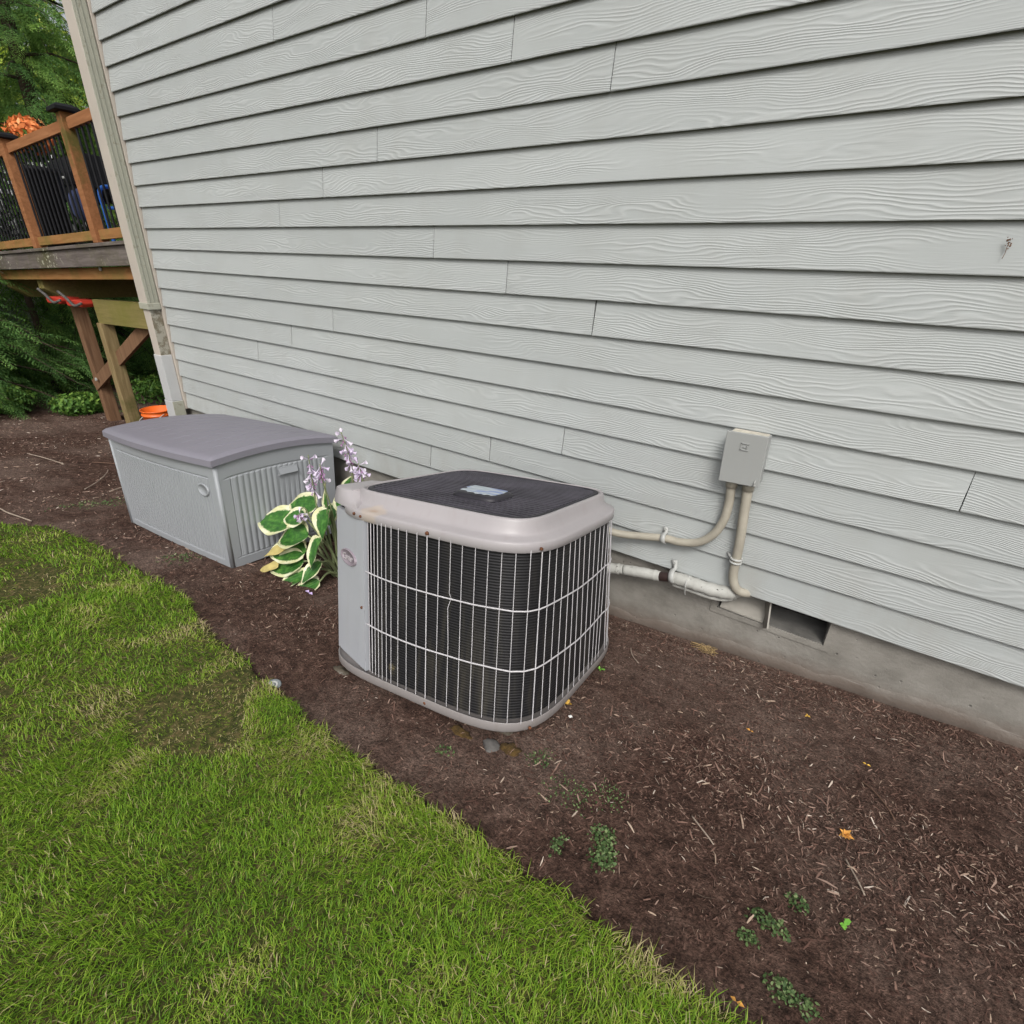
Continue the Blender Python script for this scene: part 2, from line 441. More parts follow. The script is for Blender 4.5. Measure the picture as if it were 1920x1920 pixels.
MAT['chip'] = attr_mat('mulch_chips', [(0, (.026, .014, .011)), (.28, (.085, .045, .034)), (.52, (.165, .098, .075)), (.74, (.25, .17, .135)), (.90, (.36, .27, .20)), (1, (.55, .47, .40))], rough=.85, spec=.2)
MAT['grass'] = attr_mat('grass_blades', [(0, (.050, .115, .010)), (.38, (.150, .295, .018)), (.64, (.265, .395, .034)), (.82, (.36, .37, .10)), (1, (.52, .43, .25))], rough=.55, trans=.32, spec=.25)
MAT['weed'] = attr_mat('weed_leaves', [(0, (.028, .060, .016)), (.6, (.085, .145, .045)), (1, (.22, .28, .12))], rough=.6, trans=.2)
MAT['weed_bright'] = attr_mat('bright_weed', [(0, (.13, .36, .04)), (1, (.22, .50, .07))], rough=.5, trans=.25)
MAT['conifer'] = attr_mat('conifer_needles', [(0, (.034, .080, .027)), (.40, (.095, .21, .055)), (.75, (.20, .37, .088)), (1, (.36, .50, .13))], rough=.6, trans=.25)
MAT['cedar_leaf'] = attr_mat('cedar_sprays', [(0, (.11, .20, .05)), (.5, (.23, .40, .09)), (.85, (.38, .56, .14)), (1, (.55, .68, .18))], rough=.6, trans=.3)
MAT['sun_tinted_leaf'] = attr_mat('sun_tinted_leaves', [(0, (.18, .28, .03)), (.5, (.42, .55, .07)), (1, (.75, .78, .18))], rough=.6, trans=.4)  # sunlight put into the leaf colour: bright yellow-green, partly translucent
MAT['shrub'] = attr_mat('shrub_leaves', [(0, (.032, .080, .018)), (.6, (.085, .19, .032)), (1, (.24, .37, .07))], rough=.55, trans=.25)
MAT['mum'] = attr_mat('mum_petals', [(0, (.55, .10, .02)), (.5, (.75, .22, .06)), (1, (.85, .40, .16))], rough=.6, trans=.2)
MAT['white_fl'] = attr_mat('white_flowers', [(0, (.55, .55, .55)), (1, (.85, .85, .84))], rough=.6, trans=.2)

def make_hosta():
    t = NT('variegated_hosta')
    a = t.n('Attribute', attribute_name='edge')     # 0 at the margin .. 1 at the midrib
    b = t.n('Attribute', attribute_name='along')
    v = t.coord('Object', rand=7)
    sep = t.n('Attribute', attribute_name='vein')
    nz = t.noise(v, 55, 3, .6)
    e = t.math('ADD', a.outputs['Fac'], t.math('MULTIPLY', t.math('SUBTRACT', nz, .5), .36))
    mk = t.n('MapRange'); mk.inputs['From Min'].default_value = .24; mk.inputs['From Max'].default_value = .31; t.l(e, mk.inputs[0])
    g = t.ramp(t.noise(v, 30, 3), [(.35, (.022, .085, .016)), (.55, (.045, .145, .024)), (.72, (.105, .24, .045))])
    cream = t.ramp(t.noise(v, 14, 3), [(.35, (.56, .56, .30)), (.65, (.70, .70, .50))])
    c = t.mix(mk.outputs[0], cream, g)
    t.col(c); t.set(rough=.42, spec=.4)
    vn = t.math('SINE', t.math('MULTIPLY', sep.outputs['Fac'], 52.0))
    t.bump(t.math('ADD', t.math('MULTIPLY', vn, .5), t.math('MULTIPLY', t.noise(v, 90, 2), .8)), .45, .003)
    return t.m
MAT['hosta'] = make_hosta()
MAT['hosta_yellow'] = simple('yellowed_leaf', (.46, .38, .14), rough=.6, var=.2, scale=20)
MAT['stalk'] = simple('hosta_stalk', (.16, .19, .09), rough=.6, var=.2)
MAT['petal'] = attr_mat('hosta_petals', [(0, (.33, .14, .28)), (.35, (.46, .27, .47)), (.7, (.64, .54, .72)), (1, (.80, .74, .84))], rough=.55, trans=.25)

# ------------------------------------------------------------------ helpers: objects
def mesh_from(name, verts, faces, smooth=False, attrs=None):
    me = bpy.data.meshes.new(name)
    me.from_pydata([tuple(v) for v in verts], [], faces)
    if smooth:
        me.polygons.foreach_set('use_smooth', [True] * len(me.polygons))
    if attrs:
        for k, a in attrs.items():
            at = me.attributes.new(k, 'FLOAT', 'POINT'); at.data.foreach_set('value', np.asarray(a, np.float32))
    me.update()
    return me
def mesh_np(name, V, Fq, rnd=None, smooth=False):
    """V (n,3), Fq (m,k) with constant face size"""
    me = bpy.data.meshes.new(name)
    V = np.asarray(V, np.float32); Fq = np.asarray(Fq, np.int32); k = Fq.shape[1]
    me.vertices.add(len(V)); me.vertices.foreach_set('co', V.ravel())
    me.loops.add(Fq.size); me.loops.foreach_set('vertex_index', Fq.ravel())
    me.polygons.add(len(Fq))
    me.polygons.foreach_set('loop_start', np.arange(0, Fq.size, k, dtype=np.int32))
    me.polygons.foreach_set('loop_total', np.full(len(Fq), k, np.int32))
    if smooth: me.polygons.foreach_set('use_smooth', np.ones(len(Fq), bool))
    if rnd is not None:
        at = me.attributes.new('rnd', 'FLOAT', 'POINT'); at.data.foreach_set('value', np.asarray(rnd, np.float32))
    me.update(calc_edges=True); me.validate()
    return me
def link(name, me, mat=None, parent=None):
    o = bpy.data.objects.new(name, me)
    COL.objects.link(o)
    if mat is not None and me is not None:
        ms = mat if isinstance(mat, (list, tuple)) else [mat]
        if not me.materials:
            for m_ in ms: me.materials.append(m_ if not isinstance(m_, str) else MAT[m_])
    if parent is not None: o.parent = parent
    return o
def tag(o, label=None, cat=None, group=None, kind=None):
    if label: o['label'] = label
    if cat: o['category'] = cat
    if group: o['group'] = group
    if kind: o['kind'] = kind
    return o
def thing(name, label, cat, loc=(0, 0, 0), rot=None, group=None):
    o = bpy.data.objects.new(name, None); COL.objects.link(o)
    o.empty_display_size = .1
    o.location = loc
    if rot is not None:
        o.rotation_euler = rot if not isinstance(rot, Matrix) else rot.to_euler()
    return tag(o, label, cat, group)

class MB:
    def __init__(self): self.v = []; self.f = []; self.mi = []
    def add(self, vs, fs, mi=0):
        k = len(self.v); self.v += [tuple(x) for x in vs]
        for f in fs: self.f.append(tuple(i + k for i in f)); self.mi.append(mi)
        return self
    def box(self, x0, x1, y0, y1, z0, z1, mi=0):
        vs = [(x0, y0, z0), (x1, y0, z0), (x1, y1, z0), (x0, y1, z0), (x0, y0, z1), (x1, y0, z1), (x1, y1, z1), (x0, y1, z1)]
        return self.add(vs, [(0, 3, 2, 1), (4, 5, 6, 7), (0, 1, 5, 4), (1, 2, 6, 5), (2, 3, 7, 6), (3, 0, 4, 7)], mi)
    def bar(self, p0, p1, wx, wy, up=(0, 0, 1)):
        p0 = Vector(p0); p1 = Vector(p1); d = (p1 - p0).normalized(); u = Vector(up)
        if abs(d.dot(u)) > .98: u = Vector((1, 0, 0))
        s = d.cross(u).normalized(); t = s.cross(d).normalized()
        vs = []
        for p in (p0, p1):
            for a, b in ((-1, -1), (1, -1), (1, 1), (-1, 1)): vs.append(p + s * a * wx / 2 + t * b * wy / 2)
        return self.add(vs, [(3, 2, 1, 0), (4, 5, 6, 7), (0, 1, 5, 4), (1, 2, 6, 5), (2, 3, 7, 6), (3, 0, 4, 7)])
    def tube(self, pts, r, seg=10, cap=True):
        pts = [Vector(p) for p in pts]; n = len(pts); rs = r if isinstance(r, (list, tuple)) else [r] * n
        prev = None; vs = []
        for i, p in enumerate(pts):
            d = (pts[min(i + 1, n - 1)] - pts[max(i - 1, 0)]).normalized()
            if prev is None:
                u = Vector((0, 0, 1)) if abs(d.z) < .9 else Vector((1, 0, 0)); s = d.cross(u).normalized()
            else:
                s = (prev - d * prev.dot(d)).normalized()
            prev = s; t = d.cross(s)
            for k in range(seg):
                a = 2 * PI * k / seg; vs.append(p + (s * math.cos(a) + t * math.sin(a)) * rs[i])
        fs = []
        for i in range(n - 1):
            for k in range(seg):
                a = i * seg + k; b = i * seg + (k + 1) % seg; fs.append((a, b, b + seg, a + seg))
        if cap: fs.append(tuple(range(seg - 1, -1, -1))); fs.append(tuple((n - 1) * seg + k for k in range(seg)))
        return self.add(vs, fs)
    def rings(self, rings_, close=True, cap0=False, cap1=False, mi=0):
        n = len(rings_[0]); vs = [p for r in rings_ for p in r]; fs = []
        for i in range(len(rings_) - 1):
            for k in range(n if close else n - 1):
                a = i * n + k; b = i * n + (k + 1) % n; fs.append((a, b, b + n, a + n))
        if cap0: fs.append(tuple(range(n - 1, -1, -1)))
        if cap1: fs.append(tuple((len(rings_) - 1) * n + k for k in range(n)))
        return self.add(vs, fs, mi)
    def build(self, name, mat, parent=None, smooth=False, bevel=0.0, bseg=2):
        me = mesh_from(name, self.v, self.f, smooth)
        o = link(name, me, mat, parent)
        if any(self.mi): me.polygons.foreach_set('material_index', self.mi)
        if bevel:
            bm = bmesh.new(); bm.from_mesh(me)
            ed = [e for e in bm.edges if len(e.link_faces) == 2 and e.calc_face_angle(0) > .5]
            bmesh.ops.bevel(bm, geom=ed, offset=bevel, segments=bseg, profile=.5, affect='EDGES')
            bm.to_mesh(me); bm.free()
        return o
def spline(pts, n=8):
    """Catmull-Rom through pts"""
    P = [Vector(p) for p in pts]; P = [P[0] * 2 - P[1]] + P + [P[-1] * 2 - P[-2]]; out = []
    for i in range(1, len(P) - 2):
        for k in range(n):
            t = k / n; a, b, c, d = P[i - 1], P[i], P[i + 1], P[i + 2]
            out.append(.5 * ((2 * b) + (c - a) * t + (2 * a - 5 * b + 4 * c - d) * t * t + (3 * b - a - 3 * c + d) * t ** 3))
    out.append(P[-2]); return out

# ------------------------------------------------------------------ ground
def gz(x, y):
    x = np.asarray(x, float); y = np.asarray(y, float)
    zx = -.331 + .085 * np.clip(x, -5.2, 1.2) + .03 * np.minimum(x + 5.2, 0) + .03 * np.maximum(x - 1.2, 0)
    zx = np.maximum(zx, -1.7)
    zy = np.where(y > 0, -.057 * np.minimum(y, 6), np.where(y > -1.2, -.19 * y, np.where(y > -2.6, .228 - .10 * (y + 1.2), .368 - .02 * (np.maximum(y, -20) + 2.6))))
    return zx + zy
EDGE = np.array([(-12, -5.2), (-8, -4.0), (-6, -2.55), (-5.2, -1.98), (-4.8, -1.70), (-4.545, -1.525), (-4.238, -1.354), (-3.725, -1.283), (-2.967, -1.285), (-2.475, -1.291), (-2.161, -1.367),
                 (-1.797, -1.398), (-1.469, -1.44), (-1.115, -1.476), (-.786, -1.467), (-.51, -1.47), (-.273, -1.469), (-.073, -1.474), (.129, -1.464), (.6, -1.455), (2, -1.46), (6, -1.5)])
def edge(x):
    x = np.asarray(x, float)
    return np.interp(x, EDGE[:, 0], EDGE[:, 1]) + .035 * (fbm(x * 3.1, x * 0 + .5, 3, 3) - .45) + .022 * (vnoise(x * 17, x * 0, 5) - .5)
def lumps(x, y):
    x = np.asarray(x, float); y = np.asarray(y, float)
    return .045 * (fbm(x * 2.1, y * 2.1, 1, 4) - .47) + .016 * (fbm(x * 11, y * 11, 2, 3) - .45)
def soilz(x, y):
    fade = np.clip((np.abs(np.asarray(y, float) + .02)) / .15, .35, 1)
    return gz(x, y) + lumps(x, y) * fade

def grid_axis(segs):
    a = [np.arange(s, e, st) for s, e, st in segs]; return np.concatenate(a)
gx = np.r_[grid_axis([(-60, -16, 4), (-16, -6, .3), (-6, -3, .06), (-3, 1.6, .025), (1.6, 6, .3), (6, 40, 4)]), 40]
gy = np.r_[grid_axis([(-40, -6, 4), (-6, -2.6, .3), (-2.6, -1.6, .08), (-1.6, .3, .025), (.3, 6, .3), (6, 50, 4)]), 50]
GX, GY = np.meshgrid(gx, gy)
lawn_side = np.clip((edge(GX) - GY) / .05, 0, 1)
GZ = soilz(GX, GY) - .05 * np.clip((edge(GX) - GY) / .2, 0, 1)
nx_, ny_ = len(gx), len(gy)
idx = np.arange(nx_ * ny_).reshape(ny_, nx_)
quads = np.stack([idx[:-1, :-1].ravel(), idx[:-1, 1:].ravel(), idx[1:, 1:].ravel(), idx[1:, :-1].ravel()], 1)
gme = mesh_np('ground', np.stack([GX.ravel(), GY.ravel(), GZ.ravel()], 1), quads, smooth=True)
tag(link('ground', gme, 'soil'), kind='structure')

# lawn sheet with a cut edge towards the bed
lx = np.r_[grid_axis([(-12, -5, .15), (-5, 1.6, .03), (1.6, 6, .2)]), 6]
ts = np.r_[0, 0, .02, .05, .1, .18, .3, .45, .65, .9, 1.2, 1.8, 3, 6, 14]
LX = np.repeat(lx[None, :], len(ts), 0)
LY = edge(lx)[None, :] - ts[:, None]
LZ = gz(LX, LY) + .022 + .03 * (fbm(LX * 2.3, LY * 2.3, 9, 3) - .45)
LZ[0] -= .07
LY[0] += .012
li = np.arange(LX.size).reshape(LX.shape)
lq = np.stack([li[1:, :-1].ravel(), li[1:, 1:].ravel(), li[:-1, 1:].ravel(), li[:-1, :-1].ravel()], 1)
lme = mesh_np('lawn', np.stack([LX.ravel(), LY.ravel(), LZ.ravel()], 1), lq, smooth=True)
tag(link('lawn', lme, 'turf'), kind='structure')
def lawnz(x, y):
    return gz(x, y) + .022 + .03 * (fbm(np.asarray(x) * 2.3, np.asarray(y) * 2.3, 9, 3) - .45)

# ------------------------------------------------------------------ house
ROW = .14
house = thing('house', 'house side wall of pale grey-green lap siding on a painted concrete foundation', 'house')
XL, XR = -4.93, 3.4
JOINTS = {14: [-1.503], 13: [-1.062], 8: [-1.501], 7: [-1.044], 3: [-1.144], 2: [-1.582], 4: [-3.657, .350], 10: [-3.174], 11: [-2.739], 12: [-2.296],
          15: [-1.95], 9: [-1.944], 6: [-2.781], 5: [-3.226], 1: [-2.017], 0: [-3.4, .9], 16: [-3.0, 1.2], 17: [-.9], 18: [-2.4, 1.4], 19: [-3.6, .4], 20: [-1.7], 21: [-2.9, 1.9],
          22: [-1.2], 23: [-3.3, .8], 24: [-2.2, 2.0], 25: [-.6], 26: [-2.8, 1.1]}
JR = {14: 2.15, 13: 2.6, 8: 2.2, 7: 2.6, 3: 2.5, 2: 2.1, 10: .55, 11: .9, 12: 1.35, 15: 1.7, 9: 1.7, 6: .9, 5: 1.9, 1: 1.65}
for r in range(27):
    js = list(JOINTS[r])
    if r in JR: js.append(JR[r])
    xs = [XL] + sorted(js) + [XR]
    for i in range(len(xs) - 1):
        x0, x1 = xs[i] + (.0021 if i else 0), xs[i + 1] - (.0021 if i < len(xs) - 2 else 0)
        n = max(2, int((x1 - x0) / .35)); vs = []; fs = []
        ends = random.uniform(-.002, .002)
        for k in range(n + 1):
            x = x0 + (x1 - x0) * k / n
            w1 = .0011 * (vnoise(x * 1.9, r * 3.7, 4) - .5) * 2; w2 = .0014 * (vnoise(x * 1.3, r * 5.1, 8) - .5) * 2
            e0 = .0012 if k in (0, n) else 0
            for (y, z) in ((-.0190 - w1, w2), (-.0200 - w1, w2 + .003), (-.0015, .159), (.005, .159), (-.0105 - w1, w2 + .001)):
                vs.append((x - x0 + (ends * z / .15 if k in (0, n) else 0), y, z))
        for k in range(n):
            for j in range(5):
                a = k * 5 + j; b = k * 5 + (j + 1) % 5; fs.append((a, a + 5, b + 5, b))
        fs.append((0, 1, 2, 3, 4)); fs.append(tuple(n * 5 + q for q in (4, 3, 2, 1, 0)))
        o = link('siding_board', mesh_from('siding_board', vs, fs), 'siding', house)
        o.location = (x0, 0, r * ROW)
MB().box(-5.09, XR, .0075, .10, .002, 27 * ROW + .02).build('sheathing', 'dark_void', house)
# return wall round the corner
MB().box(-5.09, -4.99, .103, 7.0, -.02, 27 * ROW).build('end_wall', 'siding', house)
MB().box(-5.10, -4.935, -.030, .0065, -.01, 27 * ROW).build('corner_board', 'spout', house, bevel=.002)
# foundation with the vent opening
VX0, VX1, VZ = -.305, .128, -.138
FY = .022
fb = MB()
fb.box(-5.08, VX0, FY, .20, -1.6, .03); fb.box(VX1, XR, FY, .20, -1.6, .03); fb.box(VX0, VX1, FY, .20, -1.6, VZ)
fb.build('foundation', 'concrete', house)
# rough foot of the wall where the form boards stood
vs = []; fs = []
for k, x in enumerate(np.linspace(-4.9, 3.3, 420)):
    s = float(soilz(x, .0)); b = .001 + .007 * float(fbm(x * 30, 1.0, 3, 4)); t = .012 + .07 * float(fbm(x * 6.3, 4.0, 6, 4))
    vs += [(x, FY + .002, s + t + .012), (x, FY - b * .5, s + t), (x, FY - b, s - .06), (x, FY + .01, s - .06)]
for k in range(419):
    for j in range(3):
        a = k * 4 + j; fs.append((a, a + 1, a + 5, a + 4))
link('foundation_foot', mesh_from('foundation_foot', vs, fs, True), 'concrete', house)
# crawl space vent
vent = bpy.data.objects.new('crawl_space_vent', None); COL.objects.link(vent); vent.parent = house
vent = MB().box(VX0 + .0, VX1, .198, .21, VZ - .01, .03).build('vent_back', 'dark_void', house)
cav = MB()
cav.box(VX0 - .0, VX0 + .004, FY + .004, .198, VZ, .02); cav.box(VX1 - .004, VX1, FY + .004, .198, VZ, .02); cav.box(VX0, VX1, FY + .004, .198, VZ, VZ + .004)
cav.build('vent_sleeve', 'sleeve', house)
fr = MB()
fr.box(VX0 - .026, VX0, FY - .006, FY - .0005, VZ - .024, -.004); fr.box(VX1, VX1 + .026, FY - .006, FY - .0005, VZ - .024, -.004); fr.box(VX0, VX1, FY - .006, FY - .0005, VZ - .024, VZ)
fr.build('vent_frame', 'concrete', house)
MB().bar((-.098, FY - .012, -.15), (-.125, FY + .08, -.01), .006, .14).build('vent_divider', 'galv', house)
fl = MB(); fl.add([(-.292, FY - .004, -.128), (-.108, FY - .006, -.133), (-.118, FY + .12, -.045), (-.285, FY + .12, -.035), (-.292, FY - .003, -.122), (-.108, FY - .005, -.127), (-.118, FY + .12, -.040), (-.285, FY + .12, -.03)],
             [(0, 3, 2, 1), (4, 5, 6, 7), (0, 1, 5, 4), (1, 2, 6, 5), (2, 3, 7, 6), (3, 0, 4, 7)])
fl.build('vent_flap', 'galv', house)
for o in list(COL.objects):
    if o.name.startswith('crawl_space_vent'): bpy.data.objects.remove(o)

mk_ = thing('mud_mark', 'brown dried insect mud mark on the siding near the right edge', 'stain', (.206, -.024, 1.338))
mb_ = MB()
for k in range(16):
    px_, pz_ = random.gauss(0, .004), random.gauss(.008, .009); rr_ = random.uniform(.0012, .0028)
    mb_.rings([[(px_ + rr_ * math.cos(a), 0, pz_ + rr_ * 1.3 * math.sin(a)) for a in np.linspace(0, 2 * PI, 8)[:-1]], [(px_ + rr_ * .5 * math.cos(a), -.002, pz_ + rr_ * .6 * math.sin(a)) for a in np.linspace(0, 2 * PI, 8)[:-1]]], cap1=True)
mb_.tube([(0, .0005, 0), (.001, 0, -.02), (-.001, .0005, -.034)], .0008, 5)
mb_.build('crust', 'mud', mk_)

# ------------------------------------------------------------------ downspout at the corner
ds = thing('downspout', 'cream rectangular downspout with algae-stained side at the far house corner', 'downspout', (-5.0, 0, -.55))
zb = .55
def spout(z0, z1, x0, x1, y0, name, m):
    b = MB(); b.box(x0 + 5.0, x1 + 5.0, y0, -.032, z0 + zb, z1 + zb)
    o = b.build(name, m, ds, bevel=.004); me = o.data
    if len(m) == 2:
        for p in me.polygons: p.material_index = 1 if p.normal.x > .6 else 0
    return o
spout(.86, 3.7, -5.085, -4.945, -.125, 'upper_pipe', ['spout', 'spout_side'])
spout(.44, .83, -5.078, -4.962, -.115, 'lower_pipe', ['spout', 'spout_spot'])
spout(.07, .455, -5.083, -4.957, -.121, 'white_sleeve', ['spout_new', 'spout_new'])
spout(.815, .865, -5.092, -4.938, -.131, 'strap', ['spout_side', 'spout_side'])
spout(-.5, .068, -5.088, -4.945, -.126, 'shoe', ['spout_new', 'spout_side'])
rb = MB()
for yy in (-.105, -.075, -.045): rb.bar((.0585, yy, .875 + zb), (.0585, yy, 3.7 + zb), .006, .004)
rb.build('side_rib', 'spout_side', ds)

# ------------------------------------------------------------------ electrical and refrigerant gear
eb = thing('disconnect_box', 'small grey metal electrical box screwed to the siding', 'electrical box', (-.325, -.02, .50))
b = MB(); b.add([(-.063, 0, .008), (.075, 0, .012), (.070, 0, .198), (-.068, 0, .196), (-.064, -.062, .008), (.074, -.062, .012), (.069, -.062, .198), (-.069, -.062, .196)],
                [(0, 1, 2, 3), (7, 6, 5, 4), (4, 5, 1, 0), (5, 6, 2, 1), (6, 7, 3, 2), (7, 4, 0, 3)]); b.build('enclosure', 'ebox', eb, bevel=.002)
b = MB(); b.add([(-.071, -.063, 0), (.078, -.063, .006), (.070, -.063, .206), (-.078, -.063, .202), (-.071, -.071, 0), (.078, -.071, .006), (.070, -.071, .206), (-.078, -.071, .202)],
                [(0, 1, 2, 3), (7, 6, 5, 4), (4, 5, 1, 0), (5, 6, 2, 1), (6, 7, 3, 2), (7, 4, 0, 3)]); b.build('cover', 'ebox', eb, bevel=.0025)
MB().box(-.062, .064, -.056, -.006, .1985, .2003).build('dusty_top', 'ebox_top', eb)
lg = MB()
for (x0, x1, z0, z1) in ((-.018, .012, .164, .1665), (-.018, .012, .139, .1415), (-.018, -.0155, .139, .1665), (.0035, .006, .146, .160), (-.010, .006, .150, .152)): lg.box(x0, x1, -.0745, -.0708, z0, z1)
lg.build('embossed_mark', 'ebox', eb)
hp = MB(); hp.tube([(.060, -.072, .014), (.060, -.078, .016), (.062, -.078, .030), (.062, -.072, .032)], .0025, 6); hp.tube([(.060, -.072, .012), (.060, -.074, .012)], .006, 10)
hp.build('hasp', 'white_metal', eb, True)

def conduit(name, pts, r, label, mat='conduit', ribs=False, cat='conduit'):
    P = spline(pts, 10)
    t = thing(name, label, cat, tuple(P[0]))
    Q = [p - P[0] for p in P]
    o = MB().tube(Q, [r * (1 + (.035 if (i % 2 and ribs) else 0)) for i in range(len(Q))], 14).build('tube', mat, t, True)
    return t, Q
c1, q1 = conduit('flexible_conduit', [(-.351, -.045, .505), (-.351, -.045, .474), (-.345, -.045, .393), (-.350, -.046, .319), (-.375, -.047, .248), (-.428, -.047, .190), (-.507, -.046, .163), (-.575, -.044, .158), (-.69, -.050, .134), (-.79, -.075, .126), (-.87, -.11, .15), (-.95, -.17, .19)],
                 .0175, 'beige flexible conduit curving from the electrical box to the condenser', ribs=True)
c2, q2 = conduit('flexible_conduit', [(-.288, -.045, .51), (-.288, -.045, .477), (-.281, -.045, .374), (-.271, -.044, .255), (-.267, -.043, .165), (-.262, -.043, .077), (-.237, -.040, .023), (-.20, -.015, .004), (-.17, .06, -.012), (-.15, .12, -.02)],
                 .0185, 'beige flexible conduit dropping from the electrical box into the foundation vent', ribs=True)
for t, (x, z), k in ((c1, (-.351, .488), 0), (c2, (-.288, .49), 0)):
    MB().tube([Vector((x, -.045, z + .018)) - t.location, Vector((x, -.045, z - .02)) - t.location], .022, 14).build('fitting', 'conduit', t, True)
# pipe strap on the whip
def strap(name, centre, r, wdt, axis, tabz, label):
    t = thing(name, label, 'pipe strap', centre)
    ax = Vector(axis).normalized(); up = Vector((0, 0, 1)); up = (up - ax * up.dot(ax)).normalized(); out = up.cross(ax); 
    if out.y > 0: out = -out
    prof = [(up, a) for a in range(1)]
    ring = []
    for k in range(11):
        a = -PI / 2 + PI * k / 10
        ring.append(out * (r * math.cos(a)) + up * (r * math.sin(a)))
    bk = -out * (abs(centre[1]) - .024)
    ring = [ring[0] + bk * .8] + ring + [ring[-1] + bk, ring[-1] + bk + up * tabz]
    vs = []; fs = []
    for p in ring:
        nrm = 1.0
        vs += [p - ax * wdt / 2, p + ax * wdt / 2]
    for k in range(len(ring) - 1): fs.append((2 * k, 2 * k + 1, 2 * k + 3, 2 * k + 2))
    o = link('band', mesh_from('band', vs, fs, True), 'white_metal', t)
    sm = o.modifiers.new('thickness', 'SOLIDIFY'); sm.thickness = .003; sm.offset = 1
    e = ring[-1] - up * tabz * .35
    MB().tube([e, e + out * .006], .006, 8).build('screw', 'white_metal', t)
strap('pipe_strap', (-.578, -.046, .158), .0205, .022, (1, 0, .15), .026, 'white strap holding the curved beige conduit to the siding')
strap('pipe_strap', (-.505, -.052, -.012), .030, .024, (1, 0, .2), .04, 'white strap holding the thick insulated line under the siding edge')
st = thing('pipe_strap', 'double ring strap round the straight conduit above the vent', 'pipe strap', (-.267, -.044, .15))
sb = MB()
for dz in (0, .016):
    ring = [(.0215 * math.cos(a), .0215 * math.sin(a), dz) for a in np.linspace(0, 2 * PI, 18)]
    sb.tube(ring, .005, 6)
sb.build('ring', 'white_metal', st, True)
MB().tube([(-.02, .0, .012), (-.04, .022, .02)], .005, 8).build('screw', 'white_metal', st, True)

rl = thing('refrigerant_line', 'thick white-painted insulated pipe with flaking paint running into the vent', 'pipe', (-.95, -.09, -.13))
base_ = Vector((-.95, -.09, -.13))
def seg_tube(name, pts, r, m, wob=0.0):
    P = spline(pts, 8); rr = [r * (1 + wob * (float(vnoise(i * .7, 2.0, 3)) - .5)) for i in range(len(P))]
    return MB().tube([p - base_ for p in P], rr, 14).build(name, m, rl, True)
seg_tube('insulation', [(-.95, -.12, -.125), (-.851, -.062, -.093), (-.78, -.052, -.076), (-.742, -.05, -.066)], .0265, 'insul', .2)
seg_tube('insulation', [(-.738, -.05, -.066), (-.661, -.05, -.051), (-.60, -.05, -.041), (-.562, -.052, -.034)], .0255, 'insul', .15)
seg_tube('bare_section', [(-.562, -.052, -.034), (-.535, -.052, -.026), (-.50, -.052, -.016)], .0235, 'brown_pipe')
seg_tube('insulation', [(-.512, -.052, -.019), (-.46, -.054, -.013), (-.415, -.055, -.012), (-.36, -.055, -.012), (-.30, -.045, -.012), (-.262, -.022, -.014), (-.235, .03, -.02)], .029, 'insul', .14)
seg_tube('liquid_line', [(-.50, -.05, -.052), (-.42, -.052, -.050), (-.35, -.05, -.052), (-.285, -.03, -.055), (-.24, .03, -.06)], .011, 'insul', .2)
seg_tube('zip_tie', [(-.437, -.052, .02), (-.437, -.087, -.01), (-.437, -.07, -.06), (-.437, -.05, -.085)], .0035, 'white_metal')

# ------------------------------------------------------------------ air conditioner condenser
U0 = Vector((-1.0868, -.7247, -.2562))
ua = Vector((.99342818, .07900867, .08281351)); ub = Vector((-.06109062, .97786908, -.20009999)); un = Vector((-.0967904, .19372584, .97626939))
ua.normalize(); un = (un - ua * un.dot(ua)).normalized(); ub = un.cross(ua)
UM = Matrix((ua, ub, un)).transposed()
unit = thing('air_conditioner', 'square grey air conditioner condenser with wire guard and black top grille', 'air conditioner', U0, UM)
def outl(s, p, n=96, left=0.0):
    out = []
    for k in range(n):
        a = 2 * PI * k / n
        c, s_ = math.cos(a), math.sin(a)
        r = s / (abs(c) ** p + abs(s_) ** p) ** (1 / p)
        x, y = r * c, r * s_
        if left and x < 0 and y < 0:
            wgt = min(1, (-x / s)) ** 2 * min(1, -y / s) ** 1.0
            x *= 1 + left * wgt; 
        out.append((x, y))
    return out
def ring(s, p, h, n=96, left=0.0): return [(x, y, h) for x, y in outl(s, p, n, left)]
H1, H2, H3 = .032, .598, .691
# base pan
MB().rings([ring(.462, 4.6, -.004), ring(.4785, 4.6, -.004), ring(.4820, 4.6, .001), ring(.4825, 4.6, H1 - .002), ring(.4815, 4.6, H1), ring(.4795, 4.6, H1 - .001), ring(.4785, 4.6, H1 - .010), ring(.450, 4.6, H1 - .012)], cap1=True).build('base_pan', 'unit_base', unit, True)
# coil block
CR = []
for h in np.linspace(H1, H2 + .01, 10):
    s = .4625 + (.4315 - .4625) * (h - H1) / (H2 - H1); CR.append([(x * .90, y * .90, z) if (x < -.20 and y < -.10) else (x, y, z) for x, y, z in ring(s, 4.6, float(h), 240)])
MB().rings(CR).build('coil', 'coil', unit, True)
